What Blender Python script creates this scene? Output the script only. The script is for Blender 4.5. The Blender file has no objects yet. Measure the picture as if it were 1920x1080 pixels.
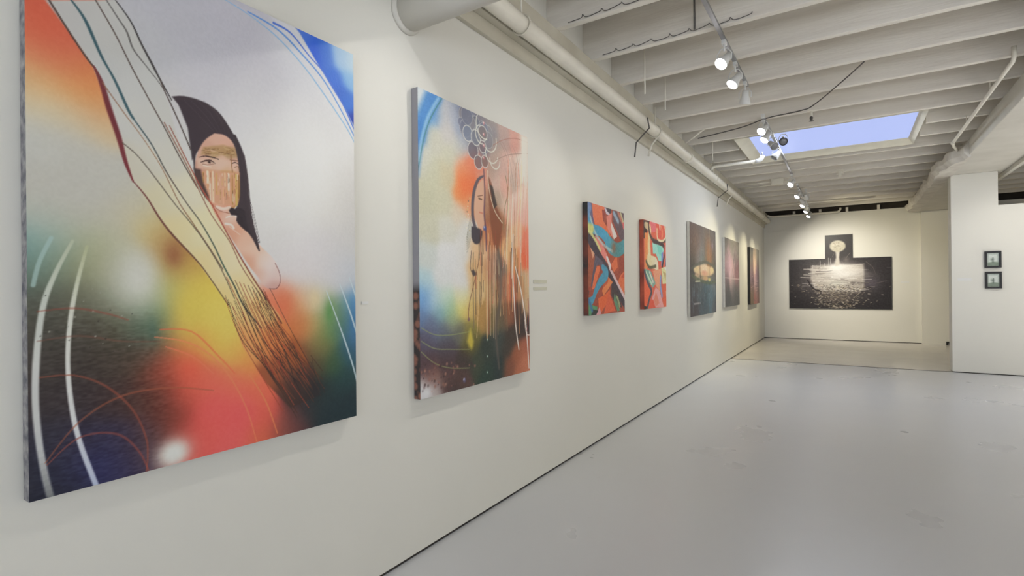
import bpy, bmesh, math, random
import numpy as np
from mathutils import Vector, Matrix
random.seed(4); RNG = np.random.default_rng(7)
SC = bpy.context.scene; COL = SC.collection
R = math.radians

# ------------------------------------------------------------------ camera
CAM_X, CAM_H, F_PX = 2.0534, 1.5, 980.07
YAW, PITCH, ROLL = R(32.731), R(0.072), R(-0.568)
def cam_axes():
    F = np.array([-math.sin(YAW)*math.cos(PITCH), math.cos(YAW)*math.cos(PITCH), math.sin(PITCH)])
    R0 = np.array([math.cos(YAW), math.sin(YAW), 0.0]); U0 = np.cross(R0, F)
    return R0*math.cos(ROLL)+U0*math.sin(ROLL), -R0*math.sin(ROLL)+U0*math.cos(ROLL), F
AR, AU, AF = cam_axes()
CPOS = np.array([CAM_X, 0.0, CAM_H])
cam = bpy.data.objects.new('camera', bpy.data.cameras.new('camera')); COL.objects.link(cam)
cam.data.sensor_width = 36; cam.data.lens = 36*F_PX/1920
cam.data.clip_start = 0.02
M = Matrix((AR.tolist(), AU.tolist(), (-AF).tolist())).transposed().to_4x4()
M.translation = CPOS.tolist(); cam.matrix_world = M
SC.camera = cam

# ------------------------------------------------------------------ world, exposure
SC.view_settings.view_transform = 'Standard'; SC.view_settings.look = 'None'
SC.view_settings.gamma = 1; SC.view_settings.use_curve_mapping = False
SC.view_settings.exposure = -0.10
W = bpy.data.worlds.new('sky'); SC.world = W; W.use_nodes = True
W.node_tree.nodes['Background'].inputs[0].default_value = (0.40, 0.52, 0.86, 1)
W.node_tree.nodes['Background'].inputs[1].default_value = 1.0

def area(name, loc, rot, sx, sy, power, color, spread=180):
    l = bpy.data.lights.new(name, 'AREA'); l.shape = 'RECTANGLE'; l.size = sx; l.size_y = sy
    l.energy = power; l.color = color; l.spread = R(spread)
    o = bpy.data.objects.new(name, l); COL.objects.link(o); o.location = loc; o.rotation_euler = rot
    return o
# daylight entering the shop front behind the camera, the skylight, and added right-hand fill
area('storefront_daylight', (4.4, -3.85, 1.75), (R(128), 0, 0), 7.6, 2.4, 225, (0.90, 0.95, 1.0))
area('skylight_and_added_fill', (1.84, 8.9, 3.64), (0, 0, 0), 1.9, 1.35, 40, (0.86, 0.92, 1.0))
area('skylight_and_added_fill', (7.0, 2.6, 3.57), (0, 0, 0), 2.6, 5.4, 230, (1.0, 0.975, 0.94), 75)  # added fill with no skylight above; its floor bounce brightens the joists
area('skylight_and_added_fill', (7.0, 8.6, 3.57), (0, 0, 0), 2.6, 4.4, 190, (1.0, 0.95, 0.86), 75)  # second added fill lamp, likewise without a skylight
area('skylight_and_added_fill', (6.6, 14.2, 3.57), (0, 0, 0), 3.0, 3.0, 22, (1.0, 0.93, 0.80), 120)  # added fill over the unseen back right, no skylight there

# ------------------------------------------------------------------ materials
MATS = {}
def mat(name, col, rough=0.6, metal=0.0, var=0.0, scale=6.0, bump=0.0, bscale=40.0, stretch=(1,1,1), spec=0.5, col2=None, emit=None, coord='Object'):
    if name in MATS: return MATS[name]
    m = bpy.data.materials.new(name); m.use_nodes = True; nt = m.node_tree; N = nt.nodes; L = nt.links
    b = N['Principled BSDF']; b.inputs['Roughness'].default_value = rough; b.inputs['Metallic'].default_value = metal
    b.inputs['Specular IOR Level'].default_value = spec
    b.inputs['Base Color'].default_value = (*col, 1)
    tc = N.new('ShaderNodeTexCoord'); mp = N.new('ShaderNodeMapping'); mp.inputs['Scale'].default_value = stretch
    L.new(tc.outputs[coord], mp.inputs[0])
    if var > 0 or col2:
        nz = N.new('ShaderNodeTexNoise'); nz.inputs['Scale'].default_value = scale; nz.inputs['Detail'].default_value = 6
        L.new(mp.outputs[0], nz.inputs[0])
        mx = N.new('ShaderNodeMix'); mx.data_type = 'RGBA'
        c2 = col2 if col2 else tuple(c*(1-var) for c in col)
        mx.inputs[6].default_value = (*col, 1); mx.inputs[7].default_value = (*c2, 1)
        rp = N.new('ShaderNodeMapRange'); rp.inputs[1].default_value = 0.35; rp.inputs[2].default_value = 0.7
        L.new(nz.outputs[0], rp.inputs[0]); L.new(rp.outputs[0], mx.inputs[0]); L.new(mx.outputs[2], b.inputs['Base Color'])
    if bump > 0:
        n2 = N.new('ShaderNodeTexNoise'); n2.inputs['Scale'].default_value = bscale; n2.inputs['Detail'].default_value = 4
        L.new(mp.outputs[0], n2.inputs[0])
        bp = N.new('ShaderNodeBump'); bp.inputs['Strength'].default_value = bump; bp.inputs['Distance'].default_value = 0.01
        L.new(n2.outputs[0], bp.inputs['Height']); L.new(bp.outputs[0], b.inputs['Normal'])
    if emit:
        b.inputs['Emission Color'].default_value = (*emit[0], 1); b.inputs['Emission Strength'].default_value = emit[1]
    MATS[name] = m; return m
wall_m = mat('painted_drywall', (0.79, 0.775, 0.71), 0.5, var=0.03, scale=0.8, bump=0.05, bscale=30, spec=0.35)
joist_m = mat('whitewashed_timber', (0.86, 0.82, 0.74), 0.75, col2=(0.74, 0.69, 0.61), scale=2.2, stretch=(0.5, 4, 5), bump=0.25, bscale=14)
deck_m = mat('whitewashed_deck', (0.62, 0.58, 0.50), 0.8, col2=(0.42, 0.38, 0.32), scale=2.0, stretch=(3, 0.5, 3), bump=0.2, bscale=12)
beam_m = mat('painted_beam', (0.68, 0.655, 0.59), 0.6, col2=(0.60, 0.575, 0.51), scale=2.5, bump=0.12, bscale=16)
plaster_m = mat('rough_plaster', (0.78, 0.75, 0.68), 0.8, col2=(0.62, 0.58, 0.52), scale=5, bump=0.5, bscale=12)
pipe_m = mat('cream_painted_pipe', (0.84, 0.80, 0.69), 0.4, var=0.12, scale=4, bump=0.03)
black_m = mat('black_plastic', (0.015, 0.015, 0.017), 0.5, var=0.2)
dark_m = mat('dark_joint_and_gap_shade', (0.05, 0.042, 0.035), 0.9, var=0.3)  # near-black floor joint colour, also the shade painted into the wall gaps
grey_m = mat('grey_metal', (0.33, 0.33, 0.34), 0.4, 0.6, var=0.15)
white_m = mat('white_enamel', (0.78, 0.78, 0.76), 0.35, var=0.05)
wire_m = mat('grey_cable', (0.13, 0.12, 0.11), 0.6, var=0.2)
cream_edge = mat('canvas_edge_white', (0.72, 0.69, 0.62), 0.7, var=0.1, scale=20)
card_m = mat('white_card', (0.62, 0.60, 0.48), 0.6, var=0.03)
lens_m = mat('lit_lens', (0.9, 0.9, 0.9), 0.3, emit=((1.0, 0.97, 0.98), 22.0))
lens_off = mat('unlit_lens', (0.25, 0.25, 0.27), 0.15, var=0.2)

def floor_mat(name, c1, c2, rough):
    m = bpy.data.materials.new(name); m.use_nodes = True; nt = m.node_tree; N = nt.nodes; L = nt.links
    b = N['Principled BSDF']; tc = N.new('ShaderNodeTexCoord')
    n1 = N.new('ShaderNodeTexNoise'); n1.inputs['Scale'].default_value = 0.55; n1.inputs['Detail'].default_value = 5
    L.new(tc.outputs['Object'], n1.inputs[0])
    mx = N.new('ShaderNodeMix'); mx.data_type = 'RGBA'; mx.inputs[6].default_value = (*c1, 1); mx.inputs[7].default_value = (*c2, 1)
    L.new(n1.outputs[0], mx.inputs[0])
    # sparse dark scuffs
    n2 = N.new('ShaderNodeTexNoise'); n2.inputs['Scale'].default_value = 17; n2.inputs['Detail'].default_value = 3
    L.new(tc.outputs['Object'], n2.inputs[0])
    rp = N.new('ShaderNodeMapRange'); rp.inputs[1].default_value = 0.73; rp.inputs[2].default_value = 0.82; rp.inputs[4].default_value = 0.22
    L.new(n2.outputs[0], rp.inputs[0])
    m2 = N.new('ShaderNodeMix'); m2.data_type = 'RGBA'; m2.inputs[7].default_value = (0.22, 0.21, 0.20, 1)
    L.new(rp.outputs[0], m2.inputs[0]); L.new(mx.outputs[2], m2.inputs[6]); L.new(m2.outputs[2], b.inputs['Base Color'])
    n3 = N.new('ShaderNodeTexNoise'); n3.inputs['Scale'].default_value = 1.3; n3.inputs['Detail'].default_value = 4
    L.new(tc.outputs['Object'], n3.inputs[0])
    r3 = N.new('ShaderNodeMapRange'); r3.inputs[3].default_value = rough-0.05; r3.inputs[4].default_value = rough+0.1
    L.new(n3.outputs[0], r3.inputs[0]); L.new(r3.outputs[0], b.inputs['Roughness'])
    b.inputs['Specular IOR Level'].default_value = 0.5
    n4 = N.new('ShaderNodeTexNoise'); n4.inputs['Scale'].default_value = 3.0
    L.new(tc.outputs['Object'], n4.inputs[0])
    bp = N.new('ShaderNodeBump'); bp.inputs['Strength'].default_value = 0.08; bp.inputs['Distance'].default_value = 0.02
    L.new(n4.outputs[0], bp.inputs['Height']); L.new(bp.outputs[0], b.inputs['Normal'])
    return m
floor_m = floor_mat('grey_epoxy', (0.68, 0.69, 0.72), (0.64, 0.65, 0.67), 0.27)
floor2_m = floor_mat('older_grey_epoxy', (0.60, 0.57, 0.54), (0.57, 0.54, 0.505), 0.17)

# ------------------------------------------------------------------ mesh helpers
def box(bm, x0, x1, y0, y1, z0, z1):
    v = [bm.verts.new(p) for p in ((x0,y0,z0),(x1,y0,z0),(x1,y1,z0),(x0,y1,z0),(x0,y0,z1),(x1,y0,z1),(x1,y1,z1),(x0,y1,z1))]
    for f in ((3,2,1,0),(4,5,6,7),(0,1,5,4),(1,2,6,5),(2,3,7,6),(3,0,4,7)): bm.faces.new([v[i] for i in f])
    return v
def tube(bm, pts, r, n=12, cap=True):
    pts = [Vector(p) for p in pts]; rings = []; rr = r if isinstance(r, (list, tuple)) else [r]*len(pts)
    up = None
    for i, p in enumerate(pts):
        t = (pts[min(i+1, len(pts)-1)]-pts[max(i-1, 0)]).normalized()
        if up is None: up = t.orthogonal().normalized()
        up = (up - t*up.dot(t)).normalized(); s = t.cross(up)
        rings.append([bm.verts.new(p + (up*math.cos(a)+s*math.sin(a))*rr[i]) for a in [2*math.pi*k/n for k in range(n)]])
    for a, b in zip(rings, rings[1:]):
        for k in range(n): 
            f = bm.faces.new((a[k], a[(k+1)%n], b[(k+1)%n], b[k])); f.smooth = True
    if cap: bm.faces.new(rings[0][::-1]); bm.faces.new(rings[-1])
def lathe(bm, prof, n=20):           # profile of (radius, z); axis = local z
    rings = []
    for r_, z in prof:
        rings.append([bm.verts.new((r_*math.cos(2*math.pi*k/n), r_*math.sin(2*math.pi*k/n), z)) for k in range(n)])
    for a, b in zip(rings, rings[1:]):
        for k in range(n):
            f = bm.faces.new((a[k], a[(k+1)%n], b[(k+1)%n], b[k])); f.smooth = True
    bm.faces.new(rings[0][::-1]); bm.faces.new(rings[-1])
def link(name, bm, m, parent=None, bevel=0.0, org=None):
    me = bpy.data.meshes.new(name)
    bmesh.ops.recalc_face_normals(bm, faces=bm.faces)
    if org is not None: bmesh.ops.translate(bm, verts=bm.verts, vec=-Vector(org))
    bm.to_mesh(me); bm.free(); me.materials.append(m)
    o = bpy.data.objects.new(name, me); COL.objects.link(o)
    if org is not None: o.location = org
    if parent: o.parent = parent
    if bevel:
        b = o.modifiers.new('bevel', 'BEVEL'); b.width = bevel; b.segments = 2; b.limit_method = 'ANGLE'
    return o
def tag(o, label, cat, group=None):
    o['label'] = label; o['category'] = cat
    if group: o['group'] = group
    return o
def thing(name, label, cat, loc, group=None):
    o = bpy.data.objects.new(name, None); COL.objects.link(o); o.location = loc; o.empty_display_size = 0.1
    return tag(o, label, cat, group)
def struct(name, bm, m, bevel=0.0):
    o = link(name, bm, m, bevel=bevel); o['kind'] = 'structure'; return o
def boxes(*bs):
    bm = bmesh.new()
    for b in bs: box(bm, *b)
    return bm
def noisy(bm, amp, seed=1):
    rd = random.Random(seed)
    for v in bm.verts: v.co += Vector((rd.uniform(-amp, amp), rd.uniform(-amp, amp), rd.uniform(-amp, amp)))

# ------------------------------------------------------------------ room shell
X1, Y0, Y1 = 9.2, -4.0, 16.83
ZJ, ZD = 3.60, 3.95
YP = 11.56                         # face of the pier and of the low partition
struct('floor', boxes((-0.1, X1, Y0, YP+0.02, -0.12, 0)), floor_m)
struct('floor_far', boxes((-0.1, X1, YP+0.02, Y1+0.1, -0.12, 0.0)), floor2_m)
struct('trim_1', boxes((0.0, 3.55, YP+0.012, YP+0.032, -0.01, 0.004)), dark_m)      # joint between the two floors
struct('wall_left', boxes((-0.2, 0, Y0, Y1+0.2, 0.02, ZD)), wall_m)
struct('gap_shadow_left', boxes((-0.2, -0.012, Y0, Y1+0.2, -0.02, 0.02)), dark_m)     # dark strip painted as the shadow in the gap under the drywall
struct('wall_back', boxes((0, X1, Y1+0.03, Y1+0.23, 0, 3.50), (0, 3.62, Y1, Y1+0.03, 0.015, 3.07)), wall_m)
struct('wall_back_gap_shade', boxes((0, X1, Y1+0.15, Y1+0.25, 3.50, ZD)), dark_m)  # dark sheet painted in as the shade inside this gap
struct('gap_shadow_back', boxes((0, 3.62, Y1+0.012, Y1+0.03, 0, 0.015)), dark_m)  # same painted shadow strip below the far drywall
struct('wall_back_return', boxes((3.62, 5.4, Y1-0.12, Y1+0.03, 0, 3.36)), wall_m)
# low partition wall with the pier that carries the beam
bm = bmesh.new()
prof = [(3.54, 0.014), (X1, 0.014), (X1, 2.80), (4.145, 2.80), (4.145, 3.36), (3.54, 3.36)]
fa = [bm.verts.new((x, YP, z)) for x, z in prof]; fb = [bm.verts.new((x, YP+0.30, z)) for x, z in prof]
bm.faces.new(fa); bm.faces.new(fb[::-1])
for k in range(6): bm.faces.new((fa[k], fb[k], fb[(k+1)%6], fa[(k+1)%6]))
struct('wall_right_partition', bm, wall_m, bevel=0.008)
struct('gap_shadow_right', boxes((3.56, 4.13, YP+0.01, YP+0.2, 0, 0.014), (4.13, X1, YP+0.02, YP+0.2, 0, 0.014)), dark_m)  # painted shadow strip under pier and partition
struct('wall_right', boxes((X1, X1+0.2, Y0, Y1+0.2, 0, ZD)), wall_m)
struct('wall_front', boxes((-0.2, 0.5, Y0-0.2, Y0, 0, ZD), (8.3, X1+0.2, Y0-0.2, Y0, 0, ZD), (0.5, 8.3, Y0-0.2, Y0, 0, 0.5), (0.5, 8.3, Y0-0.2, Y0, 3.05, ZD)), wall_m)
bm = bmesh.new()
for k in range(7): box(bm, 0.5+k*1.27, 0.58+k*1.27, Y0-0.15, Y0-0.05, 0.5, 3.05)
struct('window_1', bm, black_m)
# ceiling deck with the skylight opening
SX0, SX1, SY0, SY1 = 0.70, 2.89, 8.005, 9.80
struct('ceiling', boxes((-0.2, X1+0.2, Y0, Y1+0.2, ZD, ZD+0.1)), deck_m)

# beam on the right
struct('trim_2', boxes((3.54, 4.24, Y0, Y1+0.03, 3.36, ZJ)), beam_m, bevel=0.01)
struct('trim_3', boxes((4.24, 4.30, Y0, Y1+0.03, 3.30, 3.44)), beam_m, bevel=0.005)
bm = bmesh.new()                    # rough plaster boxing on the far end of the beam
ys = np.arange(9.9, 16.9, 0.22); prev = None
rd = random.Random(3)
for y in ys:
    a = min(1, (y-9.9)/1.0); xo = 3.50-0.20*a+rd.uniform(-0.035, 0.035); zt = 3.56+rd.uniform(-0.05, 0.03); zb = 3.34+rd.uniform(-0.015, 0.01)
    ring = [bm.verts.new(p) for p in ((3.56, y, zb), (xo+0.05, y, zb), (xo, y, zb+0.07), (xo, y, zt-0.06), (xo+0.07, y, zt), (3.56, y, zt))]
    if prev:
        for k in range(6): bm.faces.new((prev[k], prev[(k+1)%6], ring[(k+1)%6], ring[k]))
    else: bm.faces.new(ring)
    prev = ring
bm.faces.new(prev[::-1])
struct('trim_4', bm, plaster_m)

# ledger board along the top of the left wall
ledge_m = mat('yellowed_ledger_paint', (0.62, 0.585, 0.48), 0.6, col2=(0.54, 0.50, 0.40), scale=3, bump=0.1, bscale=16)
struct('trim_5', boxes((0.0, 0.035, Y0, Y1, 3.20, 3.30)), ledge_m, bevel=0.004)
struct('trim_6', boxes((0.0, 0.09, Y0, Y1, 3.30, ZJ)), ledge_m, bevel=0.004)

# skylight
t = thing('skylight', 'long pale blue skylight in a wide cream frame between the ceiling joists', 'skylight', (1.80, 8.85, 3.6))
def child(name, bm, m, t, bevel=0.0):
    bmesh.ops.translate(bm, verts=bm.verts, vec=-Vector(t.location)); return link(name, bm, m, t, bevel)
sky_m = mat('daylit_skylight_glass', (0.03, 0.035, 0.05), 0.4, spec=0.2, emit=((0.445, 0.535, 0.93), 1.02))
GX0, GX1, GY0, GY1 = 0.86, 2.82, 8.20, 9.62
child('pane', boxes((GX0-0.02, GX1+0.02, GY0-0.02, GY1+0.02, 3.665, 3.675)), sky_m, t)
shaft_m = mat('cream_skylight_frame', (0.80, 0.76, 0.62), 0.6, var=0.08)
bm = bmesh.new()
o_ = [(SX0, SY0), (SX1, SY0), (SX1, SY1), (SX0, SY1)]; i_ = [(GX0, GY0), (GX1, GY0), (GX1, GY1), (GX0, GY1)]
ro = [bm.verts.new((x, y, ZJ-0.005)) for x, y in o_]; ri = [bm.verts.new((x, y, 3.66)) for x, y in i_]
rt = [bm.verts.new((x, y, 3.69)) for x, y in i_]; ru = [bm.verts.new((x, y, ZD)) for x, y in o_]
for k in range(4):
    n = (k+1) % 4
    bm.faces.new((ro[k], ro[n], ri[n], ri[k])); bm.faces.new((ri[k], ri[n], rt[n], rt[k])); bm.faces.new((ru[k], ru[n], ro[n], ro[k]))
bm.faces.new(rt); bm.faces.new(ru)  # closed lids added above the pane to stop its glow reaching the deck
child('frame', bm, shaft_m, t)

# joists
ordn = ['first','second','third','fourth','fifth','sixth','seventh','eighth','ninth','tenth','eleventh','twelfth','thirteenth','fourteenth','fifteenth','sixteenth','seventeenth','eighteenth','nineteenth','twentieth']
k0 = 0
for k in range(-12, 18):
    y = 4.452 + 0.695*k
    if y > Y1-0.1: break
    if y < 1.2 and k % 1 == 0 and y < Y0+0.2: continue
    jit = random.uniform(-0.008, 0.008)
    def jb(xa, xb):
        bm = boxes((xa, xb, y, y+0.062, ZJ+jit*0.5, ZD))
        return bm
    if SY0 < y and y < SY1+0.03:
        segs = [(0.0, SX0-0.035), (SX1+0.035, X1)]
    else: segs = [(0.0, X1)]
    for (xa, xb) in segs:
        o = link('ceiling_joist', jb(xa, xb), joist_m, bevel=0.004, org=(xa, y, ZJ))
        if y > 3.1:
            nn = int(round((y-3.76)/0.695))
            q = ordn[max(0, min(nn, 19))]
            if len(segs) == 1: lab = f'whitewashed timber ceiling joist, {q} back from the top edge of the photo'
            else: lab = f'short whitewashed joist {"left" if xa == 0 else "right"} of the skylight, {q} back from the top edge'
        else:
            lab = 'whitewashed timber ceiling joist overhead, out of view behind the camera'
        tag(o, lab, 'joist', 'whitewashed ceiling joists')
# crossing brace and blocking
def single_tube(name, pts, r, m, label, cat, group=None, n=10):
    bm = bmesh.new(); tube(bm, pts, r, n); o = link(name, bm, m, org=pts[0]); return tag(o, label, cat, group)

# ------------------------------------------------------------------ pipes
def arc(a, c, b, n=6):
    a, c, b = Vector(a), Vector(c), Vector(b)
    return [tuple(a*(1-t)**2 + c*2*t*(1-t) + b*t*t) for t in [i/n for i in range(n+1)]]
t = thing('sprinkler_main', 'thick cream painted pipe running along the top of the left wall', 'pipe', (0.16, 0, 3.335))
bm = bmesh.new(); tube(bm, [(0.16, y, 3.335) for y in (Y0, 0, 4, 8, 12, 16.45)], 0.062, 20); child('pipe', bm, pipe_m, t)
for y in (1.2, 7.6, 13.4):
    bm = bmesh.new(); tube(bm, [(0.16, y-0.05, 3.335), (0.16, y+0.05, 3.335)], 0.073, 20); child('coupling', bm, pipe_m, t)
for y in (3.1, 6.1, 9.3, 12.4, 15.2):
    bm = bmesh.new(); tube(bm, [(0.16, y, 3.395), (0.16, y, ZJ+0.02)], 0.008, 8)
    tube(bm, [(0.16+0.071*math.cos(a), y, 3.335+0.071*math.sin(a)) for a in [2*math.pi*i/16 for i in range(17)]], 0.006, 6)
    child('hanger', bm, pipe_m, t)
single_tube('sprinkler_branch', [(0.16, 16.40, 3.49)]+arc((0.2, 16.62, 3.49), (0.22, 16.68, 3.49), (0.32, 16.68, 3.49))+arc((1.80, 16.68, 3.49), (1.90, 16.68, 3.49), (1.90, 16.68, 3.60)), 0.026, pipe_m,
            'thin cream pipe along the top of the far wall, turning up at its end', 'pipe')
single_tube('sprinkler_branch', [(0.1, 14.9, 3.56), (2.2, 14.9, 3.56)], 0.020, pipe_m, 'thin cream pipe crossing the ceiling just in front of the far wall', 'pipe')
t = thing('sprinkler_branch', 'cream pipe with an elbow reaching from the wall pipe to under the skylight', 'pipe', (0.16, 8.95, 3.42))
bm = bmesh.new(); tube(bm, [(0.19, 8.95, 3.40), (0.21, 8.95, 3.445), (0.25, 8.95, 3.455), (0.90, 8.95, 3.455)], 0.024, 12); child('pipe', bm, pipe_m, t)
bm = bmesh.new(); tube(bm, arc((0.86, 8.95, 3.455), (0.95, 8.95, 3.455), (0.95, 8.95, 3.53)), 0.034, 12); child('elbow', bm, white_m, t)
bm = bmesh.new(); tube(bm, [(0.95, 8.95, 3.52), (0.95, 8.95, 3.592)], 0.010, 8); child('riser', bm, grey_m, t)
t = thing('conduit', 'straight thin painted pipe running beside the right hand beam', 'pipe', (3.32, 6.4, 3.5))
bm = bmesh.new(); tube(bm, [(3.32, 6.36, 3.62), (3.32, 6.36, 3.53), (3.32, 6.40, 3.50), (3.32, 9.6, 3.5), (3.36, 9.85, 3.5), (3.48, 10.3, 3.5)], 0.019, 12); child('pipe', bm, pipe_m, t)
bm = bmesh.new(); tube(bm, [(3.50, 10.33, 3.61), (3.50, 10.33, 3.40)], 0.022, 12); child('coupling', bm, pipe_m, t)
bm = bmesh.new(); tube(bm, [(3.32, 9.52, 3.5), (3.322, 9.64, 3.5)], 0.026, 12); child('coupling', bm, pipe_m, t)
for y in (7.3, 8.6):
    bm = bmesh.new(); tube(bm, [(3.32, y, 3.515), (3.32, y, 3.62)], 0.005, 6); child('hanger', bm, pipe_m, t)

# round duct stub through the left wall
t = thing('duct', 'white round duct coming out of the left wall at the top of the photo', 'duct', (0.0, 2.13, 3.03))
bm = bmesh.new(); tube(bm, [(0.0, 2.13, 3.03), (0.6, 2.13, 3.03), (1.5, 2.13, 3.03)], 0.098, 24); child('tube', bm, beam_m, t)
bm = bmesh.new(); tube(bm, [(0.0, 2.13, 3.03), (0.012, 2.13, 3.03), (0.03, 2.13, 3.03)], [0.112, 0.112, 0.10], 24); child('collar', bm, beam_m, t)
bm = bmesh.new()
tube(bm, [(0.9, 2.02, ZJ+0.01)]+[(0.9, 2.13+0.11*math.cos(a), 3.03+0.11*math.sin(a)) for a in [math.pi+math.pi*i/12 for i in range(13)]]+[(0.9, 2.24, ZJ+0.01)], 0.006, 6)
child('hanger', bm, grey_m, t)
t = thing('wall_bracket', 'small dark metal bracket high on the left wall beside the white duct', 'bracket', (0.0, 2.04, 3.25))
bm = boxes((0.0, 0.012, 2.0, 2.08, 3.10, 3.19)); tube(bm, [(0.01, 2.04, 3.17), (0.06, 2.04, 3.17), (0.07, 2.04, 3.12)], 0.007, 8)
child('plate', bm, grey_m, t)

# hooks on the wall pipe, hanger rods, blocking
for (y, lab) in ((5.75, 'dark bent wire hook hanging from the wall pipe above the two bright abstracts'), (10.2, 'dark bent wire hook hanging from the wall pipe above the far paintings')):
    single_tube('wire_hook', [(0.24, y-0.18, 3.34), (0.235, y-0.10, 3.25), (0.05, y, 3.14), (0.03, y, 2.98)], 0.008, wire_m, lab, 'hook', 'wire hooks on the wall pipe')
for (y, lab) in ((6.15, 'thin cream stub pipe clipped under the wall pipe, nearer one'), (10.9, 'thin cream stub pipe clipped under the wall pipe, farther one')):
    single_tube('stub_pipe', [(0.18, y, 3.29), (0.1, y, 3.20), (0.06, y, 3.07)], 0.012, pipe_m, lab, 'pipe')
for (x, y, z0, lab) in ((0.42, 4.95, 3.37, 'thin white hanger rod nearer the camera, beside the wall pipe'), (0.42, 5.62, 3.40, 'thin white hanger rod beside the wall pipe, second one back'),
                        (0.36, 8.25, 3.40, 'short white hanger rod left of the skylight')):
    t = thing('hanger_rod', lab, 'rod', (x, y, z0), 'hanger rods by the wall pipe')
    bm = bmesh.new(); tube(bm, [(x, y, z0), (x, y, 3.92)], 0.007, 8); child('rod', bm, pipe_m, t)
    bm = boxes((x-0.05, x+0.05, y-0.012, y+0.012, 3.90, 3.925)); child('foot', bm, pipe_m, t)
single_tube('strut', [(0.20, 7.3, 3.46), (0.46, 7.3, 3.62)], 0.012, pipe_m, 'short slanted white strut between wall pipe and joist', 'strut')
def cable(name, pts, r, label):
    P = [Vector(p) for p in pts]; out = []
    for i in range(len(P)-1):
        p0, p1, p2, p3 = P[max(i-1, 0)], P[i], P[i+1], P[min(i+2, len(P)-1)]
        for s in range(5):
            t_ = s/5; out.append(0.5*((2*p1)+(-p0+p2)*t_+(2*p0-5*p1+4*p2-p3)*t_**2+(-p0+3*p1-3*p2+p3)*t_**3))
    out.append(P[-1]); return single_tube(name, out, r, wire_m, label, 'cable', n=6)
for (k, n_) in ((-1, 9), (0, 8)):
    y = 4.452+0.695*k-0.008; pts = []
    for i in range(n_):
        x = 0.20+0.16*i; pts += [(x, y, 3.612), (x+0.11, y, 3.618+0.006*(i % 3)), (x+0.125, y, 3.64)]
    cable('stapled_cable', pts, 0.003, 'loose dark cable stapled along the %s joist at the upper left' % ('nearest' if k == -1 else 'second'))
cable('hanging_cable', [(0.30, 7.6, 3.585), (0.9, 7.35, 3.57), (1.22, 7.2, 3.592), (1.6, 7.1, 3.585), (1.75, 6.9, 3.57), (2.05, 6.25, 3.58), (2.2, 5.9, 3.59)], 0.007, 'thin dark cable strung across the joists in front of the skylight')
single_tube('blocking_rod', [(1.02, 4.40, 3.60), (1.02, 4.40, 3.93)], 0.008, wire_m, 'thin dark vertical rod against a joist near the top of the photo', 'rod')
# sprinkler head on its drop
t = thing('ceiling_sprinkler', 'small dark sprinkler head hanging from a joist in front of the skylight', 'sprinkler', (1.70, 7.26, 3.60))
bm = bmesh.new(); tube(bm, [(1.70, 7.26, 3.62), (1.70, 7.26, 3.54)], 0.014, 10); child('drop', bm, pipe_m, t)
bm = bmesh.new(); tube(bm, [(1.70, 7.26, 3.54), (1.70, 7.26, 3.525), (1.70, 7.26, 3.49), (1.70, 7.26, 3.485)], [0.012, 0.02, 0.012, 0.028], 12); child('deflector', bm, wire_m, t)
# junction box and conduit near the far lights
t = thing('junction_box', 'square cream junction box under the joists beyond the skylight', 'box', (0.90, 11.43, 3.52))
child('body', boxes((0.80, 1.02, 11.38, 11.48, 3.48, 3.60)), pipe_m, t, 0.006)
bm = bmesh.new(); tube(bm, [(0.30, 11.43, 3.55), (0.80, 11.43, 3.55)], 0.013, 8); tube(bm, [(1.02, 11.43, 3.53), (1.16, 11.43, 3.53)], 0.013, 8); child('conduit', bm, pipe_m, t)
single_tube('conduit', [(0.12, 11.9, 3.57), (0.98, 11.9, 3.57)], 0.012, pipe_m, 'thin cream conduit beside the junction box', 'pipe')
t = thing('ceiling_bracket', 'small pale bracket on a joist beyond the skylight', 'bracket', (1.95, 11.2, 3.56))
child('plate', boxes((1.90, 2.0, 11.18, 11.22, 3.52, 3.60), (1.93, 1.97, 11.14, 11.20, 3.48, 3.56)), pipe_m, t, 0.003)
# stub blocks in the dark gap above the far wall
for i, x in enumerate((0.78, 1.12, 1.42, 2.05, 2.75, 3.45)):
    o = link('blocking', boxes((x-0.03, x+0.03, Y1+0.02, Y1+0.12, 3.50, ZJ+0.02)), joist_m, org=(x, Y1+0.05, 3.5))
    tag(o, f'small pale block in the dark gap above the far wall, {ordn[i]} from the left', 'block', 'blocks above the far wall')

# ------------------------------------------------------------------ track lighting
def track(x, ya, yb, z, label):
    t = thing('light_track', label, 'light track', (x, ya, z))
    child('rail', boxes((x-0.017, x+0.017, ya, yb, z-0.010, z+0.012)), grey_m, t, 0.002)
    child('feed', boxes((x-0.02, x+0.02, ya-0.06, ya, z-0.014, z+0.03)), white_m, t, 0.003)
    for k in range(-12, 18, 2):
        y = 4.452+0.695*k+0.03
        if ya < y < yb and not 7.8 < y < 9.9:
            bm = bmesh.new(); tube(bm, [(x, y, z+0.01), (x, y, 3.61)], 0.007, 6); child('mount', bm, white_m, t)
TX, TZ = 1.20, 3.565
track(TX, -1.0, 5.85, TZ, 'slim ceiling light track running down from the top edge of the photo')
track(TX, 7.05, 11.0, TZ, 'slim dark light track crossing under the skylight')
track(TX, 12.2, 16.3, TZ, 'slim light track nearest the far wall')
track(4.9, -1.0, 11.0, TZ, 'slim light track over the right hand room, out of view')

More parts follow.
